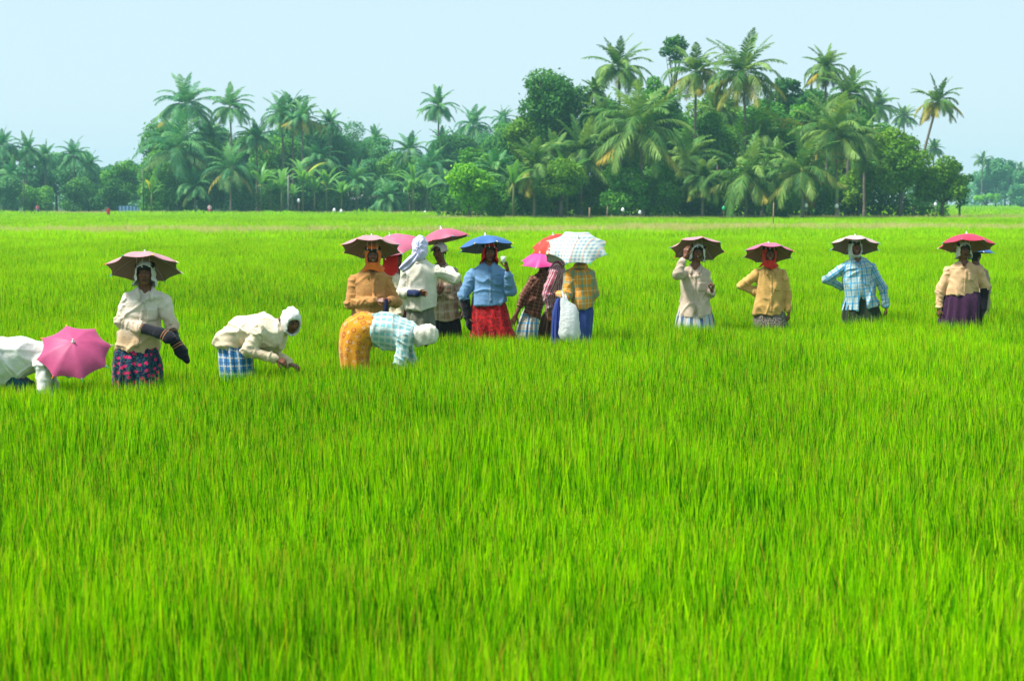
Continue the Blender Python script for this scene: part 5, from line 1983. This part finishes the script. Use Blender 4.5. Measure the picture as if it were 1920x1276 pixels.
    worker(B, -14, (824, 472, -.03, -22, 8, 0), (828, 498, 0), (837, 597, 0), (25, 26, 27),
           [dict(s=(806, 508, 0), e=(801, 556, -.04), w=(824, 548, -.22), cuff=.85, hand=dict(d=(.4, -.3, .8), up=(0, -1, .2), curl=50)),
            dict(s=(850, 507, 0), e=(863, 551, .0), w=(866, 578, -.05), cuff=.78, hand=dict(up=(1, 0, 0), curl=20))],
           bw, dict(rings=[(838, 585, 24, .75), (839, 605, 25, .8), (840, 640, 27, .8), (841, 700, 28, .8)], mat=dark, amp=.02),
           scarf=dict(style='cap', mat=offwhite), seed=51,
           hat=dict(band=False, px=831, py=450, r=52, axis=(-.20, .10, .97), out=S['dusty'], inn=S['under'], label='dusty pink umbrella hat, tipped, next to the lavender headcloth', h=.40),
           label='person in brown and white check shirt and long black skirt, facing the off-white shirt')

    # -- 6: blue shirt, red skirt, drinking cup
    B = Body('', 918, 635)
    blue = cloth('shirt_blue', (.15, .29, .50))
    blk = cloth('cover_black', (.008, .008, .011))
    redp = cloth('print_red', (.5, .01, .01), print_dots((.50, .010, .012), [(24, .34, (.13, .004, .008), 1, .14), (48, .2, (.10, .004, .01), 1, 0)]))
    worker(B, 6, (918, 472, -.03, 6, 3, 2), (917, 497, 0), (918, 567, 0), (31, 31, 34),
           [dict(s=(883, 511, 0), e=(870, 553, -.03), w=(877, 592, -.04), cuff=.08, puff=1.18, hand=dict(up=(-1, 0, 0), curl=20)),
            dict(s=(943, 510, 0), e=(958, 545, -.10), w=(951, 503, -.26), cuff=.80, puff=1.1, hand=dict(d=(-.22, -.15, 1), up=(.6, .3, .1), curl=52, side=-1))],
           blue, dict(rings=[(916, 555, 29, .75), (917, 575, 33, .8), (921, 610, 38, .78), (926, 640, 43, .75), (927, 700, 42, .75)], mat=redp, amp=.026),
           scarf=dict(style='drape', mat=red, drop=.03), seed=61, hems=[((917, 569, 0), (.10, 0, -1))],
           gloves=[('a', {'from': .02, 'r0': .062, 'r1': .058, 'len': .15}, blk)],
           hat=dict(px=912, py=464, r=53.5, axis=(-.09, .22, .97), out=S['blue'], inn=S['under_grey'], label='blue umbrella hat over a red headscarf', h=.42),
           label='person in blue shirt and red patterned skirt raising a white cup')
    mb = MB()
    c = B.J(944, 486, -.32)
    pr = [(0, -.035, .022), (0, -.034, .024), (0, .0, .028), (0, .035, .033), (0, .035, .030), (0, .0, .025), (0, -.030, .021)]
    G = [[c + V3(r_ * math.cos(a), r_ * math.sin(a), z) for a in np.linspace(0, 6.2832, 18, endpoint=False)] for (_, z, r_) in pr]
    mb.grid(G, 0, closed_u=True); mb.f.append(tuple(range(18))[::-1]); mb.m.append(0)
    mb.f.append(tuple(6 * 18 + k for k in range(18))); mb.m.append(0)
    o = link('cup', mb.mesh('cup'), mat('white_cup', (.7, .74, .66), .4), None, B.root)
    tag(o, 'small white cup held up by the worker in the blue shirt', 'cup')

    # -- 7: brown check shirt leaning aside under a hot pink hat
    B = Body('', 1000, 628)
    bch = cloth('check_brown', (.12, .04, .025), plaid((.13, .042, .026), [(0, 22, .16, .1, (.45, .24, .14), .75), (1, 22, .16, .4, (.45, .24, .14), .75), (0, 11, .4, .2, (.05, .018, .014), .6)]))
    bwl = cloth('check_blue_white', (.5, .5, .46), plaid((.56, .54, .47), [(0, 10, .22, .1, (.03, .22, .48), .85), (1, 10, .20, .3, (.05, .34, .60), .8), (1, 20, .1, .1, (.25, .13, .08), .6)]))
    worker(B, -140, (1023, 501, .03, -130, 25, 0), (1014, 518, 0), (997, 588, 0), (22, 19, 17),
           [dict(s=(998, 522, -.05), e=(983, 556, -.06), w=(967, 591, -.08), cuff=.42, hand=dict(up=(-.3, -1, 0), curl=18)),
            dict(s=(1026, 520, .08), e=(1034, 555, .10), w=(1036, 585, .10), cuff=.5)],
           bch, dict(rings=[(996, 578, 16, .8), (994, 592, 17, .8), (990, 615, 20, .8), (988, 650, 22, .8), (988, 690, 22, .8)], mat=bwl, amp=.014),
           seed=71, pocket=0, placket=False, opening=False, fold=.011,
           hat=dict(px=1023, py=489, r=48, axis=(-.10, -.22, .96), out=S['hot'], inn=S['under'], label='hot pink umbrella hat, lowest of the hats, over the brown check shirt', h=.42),
           label='person in brown check shirt and blue white check cloth, leaning with one bare forearm hanging')

    # -- 8: striped maroon shirt
    B = Body('', 1036, 634)
    stp = cloth('stripe_maroon', (.4, .1, .15), plaid((.36, .07, .12), [(0, 34, .38, 0, (.68, .55, .56), .85)]))
    flag = lambda t, uv: t.mix(t.math('GREATER_THAN', t.noise(uv, 13, 3), .64), (.66, .05, .03), (.66, .42, .36))
    worker(B, -100, (1037, 470, 0, -85, 8, 0), (1047, 494, .0), (1036, 597, 0), (24, 23, 18),
           [dict(s=(1040, 512, -.14), e=(1026, 552, -.17), w=(1030, 588, -.16), cuff=.6, puff=1.0), dict(s=(1050, 512, .16), e=(1045, 552, .16), w=(1040, 585, .1), cuff=.9)],
           stp, dict(rings=[(1034, 585, 16, .9), (1032, 600, 18, .9), (1028, 640, 20, .9), (1026, 690, 20, .9)], mat=cloth('cloth_dark_brown', (.05, .025, .015))),
           scarf=dict(style='hood', mat=cloth('cotton_grey', (.5, .5, .48))), seed=81, pocket=0, placket=False,
           hat=dict(px=1042, py=460, r=48, axis=(-.22, -.26, .94), out=canopy_mat('hat_red_white', (.7, .05, .03), flag), inn=S['under'], label='red and white umbrella hat half behind the teal checked one', h=.42),
           label='person in maroon and white striped shirt between the brown and orange check shirts')

    # -- 9: orange check shirt from behind with the white bag
    B = Body('', 1092, 640)
    och = cloth('check_orange', (.6, .25, .03), plaid((.66, .27, .03), [(0, 7, .28, .1, (.12, .26, .18), .75), (1, 7, .22, .35, (.16, .30, .20), .65), (0, 7, .05, .5, (.7, .6, .4), .8), (1, 7, .05, .7, (.7, .55, .3), .7)]))
    teal = lambda t, uv: teal_check(t, uv)
    worker(B, 166, (1090, 476, .02, 175, 18, 0), (1088, 499, 0), (1093, 575, 0), (24, 22, 19),
           [dict(s=(1066, 511, 0), e=(1063, 553, -.08), w=(1046, 552, .14), cuff=.9, puff=1.06, hand=dict(curl=55)),
            dict(s=(1108, 510, 0), e=(1113, 550, .02), w=(1104, 560, .22), cuff=.9)],
           och, dict(name='trousers', rings=[(1093, 565, 17, .85), (1094, 582, 18, .85), (1093, 610, 17, .85), (1092, 640, 16, .85), (1091, 700, 15, .85)], mat=cloth('cloth_indigo', (.035, .065, .24)), amp=.010),
           seed=91, pocket=0, placket=False, opening=False, fold=.010,
           hat=dict(px=1083, py=464, r=59, axis=(.02, -.52, .85), out=canopy_mat('hat_teal_check', (.5, .6, .6), teal), inn=S['under_grey'], label='pale teal checked umbrella hat seen from its top, largest of the hats', h=.36),
           label='person seen from behind in orange and green check shirt and blue trousers')
    # blue wrap hanging beside the trousers
    loft_skirt('wrap', [(B.J(1049, 560, .05), V3(1, 0, 0), 6 / B.s, V3(0, 1, 0), .10), (B.J(1047, 585, .05), V3(1, 0, 0), 11 / B.s, V3(0, 1, 0), .11), (B.J(1046, 625, .05), V3(1, 0, 0), 12 / B.s, V3(0, 1, 0), .11), (B.J(1046, 660, .05), V3(1, 0, 0), 12 / B.s, V3(0, 1, 0), .11)],
               cloth('cloth_deep_blue', (.012, .035, .22)), [o for o in COL.objects if o.name.startswith('person')][-1], 5, .012)
    # white carrier bag
    rg = np.random.default_rng(3)
    n = 40; G = []
    for (py, hw, dp, cx) in ((558, 5, .012, 1057), (566, 8, .02, 1059), (573, 14, .035, 1065), (585, 17, .06, 1067), (605, 18, .09, 1068), (625, 20, .10, 1068), (634, 18, .09, 1068), (639, 12, .06, 1068), (641, 3, .02, 1068)):
        c = B.J(cx, py, -.20); row = []
        for j in range(n):
            a = 2 * math.pi * j / n
            w = 1 + .06 * math.sin(5 * a + py * .11) + .05 * math.sin(9 * a - py * .2)
            row.append(c + V3(hw / B.s * math.cos(a) * w, dp * math.sin(a) * w, .006 * math.sin(7 * a)))
        G.append(row)
    mb = MB(); mb.grid(G, 0, closed_u=True)
    root = link('plastic_bag', mb.mesh('plastic_bag'), cloth('white_polythene', (.80, .82, .84), rough=.35, bump=.6, transl=.3), None, B.root)
    tag(root, 'white plastic carrier bag hanging from the arm in orange check', 'bag')
    for dx in (0, 9):
        mb = MB()
        mb.tube([B.J(1058 + dx, 572, -.20), B.J(1057 + dx * .5, 558, -.17), B.J(1054 + dx * .5, 547, -.10), B.J(1052 + dx * .5, 547, .02)], [.016, .012, .009, .008], 8, 0)
        link('handle', mb.mesh('handle'), _M['white_polythene'], root)

    # -- 10: beige shirt, hand raised to the hat
    B = Body('', 1304, 617)
    beige = cloth('shirt_beige', (.54, .42, .33))
    strp = cloth('stripe_blue_tan', (.3, .4, .5), plaid((.42, .46, .48), [(0, 9, .30, 0, (.035, .075, .16), .9), (0, 9, .16, .55, (.46, .30, .17), .9), (0, 18, .07, .3, (.12, .26, .42), .8)]))
    worker(B, -8, (1309, 472, -.02, -4, 2, 6), (1304, 499, 0), (1303, 589, 0), (26, 28, 34),
           [dict(s=(1281, 507, -.02), e=(1271, 514, -.24), w=(1285, 480, -.25), cuff=.72, puff=1.02, hand=dict(d=(.12, .05, 1), up=(-.5, -.8, 0), curl=22, side=-1)),
            dict(s=(1324, 508, 0), e=(1332, 550, .0), w=(1335, 545, -.20), cuff=.72, hand=dict(d=(.15, -.3, .8), up=(.8, -.5, 0), curl=75))],
           beige, dict(open=True, rings=[(1303, 560, 19, .96), (1303, 592, 33, .8), (1303, 615, 37, .8), (1303, 650, 38, .8), (1303, 680, 37, .8)], mat=strp, amp=.022),
           scarf=dict(style='drape', mat=white), smile=2, seed=101, split=(.03, .12, .06), hems=[((1303, 590, 0), (.06, 0, -1))],
           hat=dict(px=1308, py=468, r=52, axis=(.03, .47, .88), out=S['mauve'], inn=S['under'], label='grey-lined umbrella hat touched by a raised hand, white headcloth below', phase=.1),
           label='person in loose beige shirt and striped skirt raising one hand to the hat')

    # -- 11: tan shirt, hand on hip
    B = Body('', 1445, 612)
    tan = cloth('shirt_tan', (.56, .33, .10))
    spk = cloth('print_black_beige', (.02, .02, .02), print_dots((.022, .020, .022), [(75, .28, (.42, .34, .24), 1, .05), (50, .16, (.4, .4, .42), 1, 0)]))
    worker(B, 2, (1443, 475, -.03, 2, 3, 2), (1444, 501, 0), (1442, 586, 0), (26, 28, 31),
           [dict(s=(1420, 509, 0), e=(1391, 535, .02), w=(1414, 547, .02), cuff=.95, puff=1.0, hand=dict(d=(1, .2, -.2), up=(0, -.3, 1), curl=30)),
            dict(s=(1467, 509, 0), e=(1476, 549, .0), w=(1479, 584, -.04), cuff=.92, hand=dict(up=(1, -.3, 0), curl=40))],
           tan, dict(rings=[(1443, 574, 27, .75), (1444, 590, 29, .8), (1445, 610, 32, .8), (1446, 640, 33, .8), (1446, 676, 32, .8)], mat=spk, amp=.018),
           scarf=dict(style='hood', mat=cloth('cotton_scarlet', (.66, .035, .02)), wrap=True), smile=1, seed=111,
           hat=dict(px=1441, py=476, r=48.5, axis=(.02, .38, .92), out=S['pink'], inn=S['under'], label='pink umbrella hat over a scarlet hood, above the tan shirt'),
           label='smiling person in tan shirt and black speckled skirt, hand on hip, scarlet hood')

    # -- 12: blue check shirt, laughing
    B = Body('', 1612, 605)
    bck = cloth('check_blue', (.3, .45, .5), plaid((.42, .50, .48), [(0, 11, .22, .1, (.02, .24, .50), .9), (1, 11, .22, .3, (.03, .30, .55), .75), (0, 11, .06, .55, (.05, .32, .58), .8), (1, 11, .06, .75, (.05, .35, .6), .7)]))
    worker(B, 3, (1604, 464, -.03, 4, -4, 2), (1606, 489, 0), (1614, 576, 0), (29, 31, 36),
           [dict(s=(1580, 499, 0), e=(1551, 524, .05), w=(1579, 539, .15), cuff=.95, puff=1.0),
            dict(s=(1636, 497, 0), e=(1656, 540, .0), w=(1661, 574, -.05), cuff=.93, hand=dict(up=(1, -.3, 0), curl=38))],
           bck, dict(open=True, rings=[(1614, 532, 18, 1.0), (1615, 582, 35, .8), (1618, 605, 38, .8), (1619, 640, 38, .8), (1619, 666, 37, .8)], mat=cloth('cloth_dark_green', (.018, .030, .014)), amp=.022),
           scarf=dict(style='hood', mat=cloth('cotton_greywhite', (.60, .60, .62))), smile=2, seed=121, split=(.0, .26, .085),
           hat=dict(px=1603, py=462, r=48, axis=(.06, .36, .93), out=S['pale'], inn=S['under'], label='pale pink umbrella hat over a grey-white hood, above the blue check shirt', phase=.25),
           label='laughing person in blue and white check shirt and dark green skirt, arm behind the back')

    # -- 13: peach shirt, purple skirt
    B = Body('', 1806, 612)
    peach = cloth('shirt_peach', (.64, .40, .22))
    pur = cloth('print_purple', (.08, .015, .10), print_dots((.028, .006, .030), [(90, .16, (.14, .06, .14), 1, 0), (30, .22, (.06, .010, .06), 1, .1)]))
    worker(B, 2, (1807, 468, -.03, 3, 3, 0), (1806, 494, 0), (1803, 551, 0), (30, 31, 33),
           [dict(s=(1779, 504, 0), e=(1764, 541, .0), w=(1760, 578, -.04), cuff=.95, hand=dict(up=(-1, -.3, 0), curl=35)),
            dict(s=(1837, 504, 0), e=(1847, 537, .0), w=(1842, 578, -.06), cuff=.12, puff=1.12, hand=dict(up=(1, -.3, 0), curl=20))],
           peach, dict(rings=[(1804, 540, 30, .75), (1805, 556, 35, .8), (1803, 585, 38, .8), (1800, 612, 42, .78), (1800, 650, 43, .78), (1800, 676, 42, .78)], mat=pur, amp=.028, folds=(6, 15)),
           scarf=dict(style='drape', mat=offwhite), seed=131, pocket=1, hems=[((1803, 552, 0), (-.05, 0, -1))],
           gloves=[('b', {'from': .04, 'r0': .060, 'r1': .062, 'len': .22}, blk)],
           hat=dict(px=1813, py=461, r=53.5, axis=(.02, .27, .96), out=S['red'], inn=S['under'], label='cherry red umbrella hat over a cream headcloth, above the peach shirt', h=.42),
           label='person in peach shirt and purple wrapped skirt, black cover on one forearm')

    # -- 14: almost hidden behind the peach shirt
    B = Body('', 1834, 600)
    tan2 = cloth('shirt_greytan', (.34, .24, .17))
    worker(B, 150, (1829, 479, .02, 150, 10, 0), (1831, 501, 0), (1836, 590, 0), (20, 18, 18),
           [dict(s=(1812, 510, 0), e=(1808, 550, .05), w=(1815, 575, .1)), dict(s=(1846, 508, 0), e=(1850, 545, -.02), w=(1850, 578, -.03), cuff=.95)],
           tan2, dict(rings=[(1837, 580, 16, .8), (1837, 600, 17, .8), (1837, 660, 17, .8)], mat=cloth('cloth_rose_brown', (.30, .19, .15))),
           seed=141, pocket=0, placket=False, opening=False,
           hat=dict(px=1818, py=472, r=44, axis=(.05, .05, 1), out=S['blue'], inn=S['under_grey'], label='blue umbrella hat almost hidden behind the cherry red one'),
           label='person almost hidden behind the peach shirt, in grey tan clothes')
    build_bending(S, white, cream)


def teal_check(t, ob):
    s = t.n('ShaderNodeSeparateXYZ')
    mp = t.n('ShaderNodeMapping', inp={'Rotation': (0, 0, .5)}); t.l(ob, mp.inputs[0]); t.l(mp.outputs[0], s.inputs[0])
    col = (.66, .66, .60)
    for ax, off in ((0, .1), (2, .4)):
        k = band(t, s.outputs[ax], 24, .45, off)
        col = t.mix(t.math('MULTIPLY', k, .55), col, (.32, .48, .50))
    a = band(t, s.outputs[0], 24, .45, .1); b = band(t, s.outputs[2], 24, .45, .4)
    col = t.mix(t.math('MULTIPLY', t.math('MULTIPLY', a, b), .6), col, (.10, .26, .38))
    col = t.mix(t.math('MULTIPLY', band(t, s.outputs[0], 8.5, .12, .68), .6), col, (.62, .36, .26))
    return col


def bender(B, label, head, joints, caps, F, shirt, rings, smat, scarf, sleeves, hands, seed, cutp, hat=None, skirt_name='skirt', amp=.016, sleeve_r=(.072, .066, .052), footdir=V3(1, 0, 0)):
    J = B.J
    hx, hy, hd, hyaw, hpit, hrol = head
    M = rot_to(hyaw, hpit, hrol); hc = J(hx, hy, hd)
    jd = {k: J(*v) for k, v in joints.items()}
    jd['head'] = hc
    for q, sg in (('a', -1), ('b', 1)):
        jd['f' + q] = V3(.0, sg * .11, 0)
    F = nrm(F)
    spec = {'J': jd, 'M': M, 'F': F, 'Rt': V3(0, 1, 0), 'label': label, 'footdir': footdir, 'ls': .8}
    for q in 'ab':
        h = dict(hands[q]); h['d'] = nrm(V3(*h['d'])); h['up'] = nrm(V3(*h['up'])); spec['hand' + q] = h
    P = make_body(B, spec)
    s = Sdf()
    cp = [(J(x, y, d), r) for (x, y, d, r) in caps]
    side = nrm(np.cross(cp[-1][0] - cp[0][0], F))
    for (a, ra), (b, rb) in zip(cp[:-1], cp[1:]):
        s.cap(a, b, ra, rb, .05, side, 1.18)
    bones = [(cp[0][0], cp[-1][0], .17)]
    for q in 'ab':
        sh, el, wr = jd['s' + q], jd['e' + q], jd['w' + q]
        cu = el + (wr - el) * sleeves
        s.cap(cp[-1][0], sh, cp[-1][1] * .55, sleeve_r[0], .05)
        s.cap(sh, el, sleeve_r[0], sleeve_r[1], .035); s.cap(el, cu, sleeve_r[1], sleeve_r[2], .025)
        bones += [(sh, el, .06), (el, cu, .055)]
    for (p, n_) in cutp: s.plane(J(*p), n_)
    sdf_object('shirt', s, .0085, [shirt], P, bones, fold_fn(bones, seed, .016))
    loft_skirt(skirt_name, [(J(x, y, d), a, w / B.s, b, h / B.s) for (x, y, d, a, w, b, h) in rings], smat, P, seed, amp, (6, 15))
    sc = dict(scarf)
    if sc: headcloth('headscarf', hc, M, sc.pop('mat'), P, seed=seed, **sc)
    if hat:
        umbrella_hat(hat['label'], at(hat['px'], hat['py'], B.Y + hat['dy']), hat['axis'], hat['r'] / B.s, hat['out'], hat['inn'], (B.root + hc, M), phase=hat.get('phase', .3), hgt=hat.get('h', .36), seed=seed)
    return P


def build_bending(S, white, cream):
    X, Y, Z = V3(1, 0, 0), V3(0, 1, 0), V3(0, 0, 1)
    # cream shirt, white hood, blue check cloth
    B = Body('', 440, 697)
    bwl = cloth('check_blue_bright', (.3, .4, .5), plaid((.035, .20, .48), [(0, 13, .20, .1, (.62, .60, .54), .8), (1, 13, .18, .3, (.66, .62, .55), .7), (0, 13, .12, .6, (.02, .05, .14), .8), (1, 13, .12, .7, (.02, .06, .16), .7)]))
    bender(B, 'person bending in cream shirt and white hood, blue check cloth round the hips', (546, 601, -.06, 28, 24, 0),
           dict(neck=(520, 608, 0), chest=(503, 620, 0), waist=(462, 632, 0), pelvis=(434, 650, 0),
                sa=(486, 622, -.17), ea=(464, 657, -.22), wa=(518, 672, -.20), sb=(512, 622, .15), eb=(515, 662, .10), wb=(541, 681, -.02),
                ha=(437, 660, -.07), ka=(439, 722, -.08), hb=(437, 660, .07), kb=(439, 722, .08)),
           [(428, 642, 0, .145), (455, 626, 0, .155), (490, 622, 0, .175), (508, 632, 0, .15), (516, 622, 0, .12)], V3(.4, -.15, -.9), cream,
           [(450, 630, 0, Y, 22, V3(-.5, 0, .86), 24), (440, 650, 0, Y, 29, V3(-.9, 0, .35), 30), (442, 672, 0, Y, 33, -X, 32), (444, 698, 0, Y, 34, -X, 32), (446, 740, 0, Y, 33, -X, 32), (446, 785, 0, Y, 31, -X, 30)], bwl,
           dict(style='hood', mat=white), .92,
           dict(a=dict(d=(1, -.1, -.35), up=(.2, -.6, .8), curl=40, side=-1), b=dict(d=(1, -.25, -.35), up=(.2, -.3, .9), curl=42)), 201,
           [((424, 660, 0), (-.55, 0, -.85))])
    # orange skirt, teal check shirt
    B = Body('', 668, 684)
    ora = cloth('print_orange', (.7, .3, .02), print_dots((.66, .27, .015), [(12, .25, (.40, .09, .05), .6, .16), (12, .16, (.62, .40, .20), .6, .07)]))
    tch = cloth('check_teal', (.3, .5, .5), plaid((.20, .46, .50), [(0, 16, .40, .1, (.58, .64, .60), .8), (1, 16, .35, .3, (.58, .62, .58), .7), (0, 16, .08, .6, (.55, .35, .25), .6)]))
    bender(B, 'person bending double in teal check shirt and orange medallion skirt', (799, 630, -.02, 92, 78, 0),
           dict(neck=(772, 622, 0), chest=(752, 622, 0), waist=(712, 618, 0), pelvis=(680, 622, 0),
                sa=(757, 634, -.17), ea=(750, 678, -.20), wa=(764, 716, -.16), sb=(762, 630, .16), eb=(770, 672, .14), wb=(778, 714, .10),
                ha=(672, 635, -.09), ka=(664, 700, -.10), hb=(672, 635, .09), kb=(666, 700, .10)),
           [(692, 617, 0, .155), (720, 620, 0, .172), (748, 628, 0, .168), (768, 624, 0, .100)], V3(.1, 0, -1), tch,
           [(706, 618, 0, Y, 27, Z, 30), (690, 615, 0, Y, 31, V3(-.42, 0, .9), 33), (674, 625, 0, Y, 32, V3(-.85, 0, .52), 36), (665, 652, 0, Y, 31, V3(-1, 0, .1), 30), (666, 690, 0, Y, 30, -X, 27), (667, 740, 0, Y, 29, -X, 26), (668, 776, 0, Y, 27, -X, 25)], ora,
           dict(style='hood', mat=cloth('cotton_cream', (.64, .60, .50))), .78,
           dict(a=dict(d=(.4, 0, -1), up=(.6, -.6, .3), curl=30), b=dict(d=(.4, 0, -1), up=(.6, .6, .3), curl=30)), 211,
           [((700, 617, 0), (-1, 0, .08))], amp=.010)
    # white shirt at the border of the picture, head hidden by the pink hat
    B = Body('', 34, 722)
    bender(B, 'person bending in loose white shirt, head hidden by a pink umbrella hat', (133, 678, -.02, 50, 48, 0),
           dict(neck=(98, 668, 0), chest=(72, 672, 0), waist=(25, 674, 0), pelvis=(-12, 690, 0),
                sa=(80, 684, -.16), ea=(84, 738, -.20), wa=(94, 790, -.16), sb=(88, 676, .16), eb=(98, 735, .14), wb=(108, 785, .10),
                ha=(10, 700, -.07), ka=(34, 745, -.08), hb=(10, 700, .07), kb=(34, 745, .08)),
           [(-22, 692, 0, .19), (8, 676, 0, .205), (42, 668, 0, .190), (76, 668, 0, .130), (92, 668, 0, .10)], V3(.2, -.2, -1), white,
           [(20, 690, 0, Y, 30, V3(-.5, 0, .86), 18), (30, 705, 0, Y, 34, V3(-.95, 0, .3), 24), (36, 722, 0, Y, 34, -X, 28), (36, 770, 0, Y, 32, -X, 27), (36, 815, 0, Y, 30, -X, 26)], cloth('cloth_dark_teal', (.012, .07, .10)),
           dict(style='hood', mat=white), .70,
           dict(a=dict(d=(.3, 0, -1), up=(.6, -.6, .3), curl=30), b=dict(d=(.3, 0, -1), up=(.6, .6, .3), curl=30)), 221,
           [((0, 722, 0), (-.15, 0, -1))],
           hat=dict(px=139, py=660, r=70, dy=-.12, axis=(.10, -.68, .72), out=S['magenta'], inn=S['under'], label='magenta pink umbrella hat turned towards the camera, beside the navy floral skirt', phase=.35, h=.40))
setup_world()
FEET = []
if 'build_people' in globals(): build_people()
build_field(FEET)
if 'build_trees' in globals(): build_trees()
build_haze()
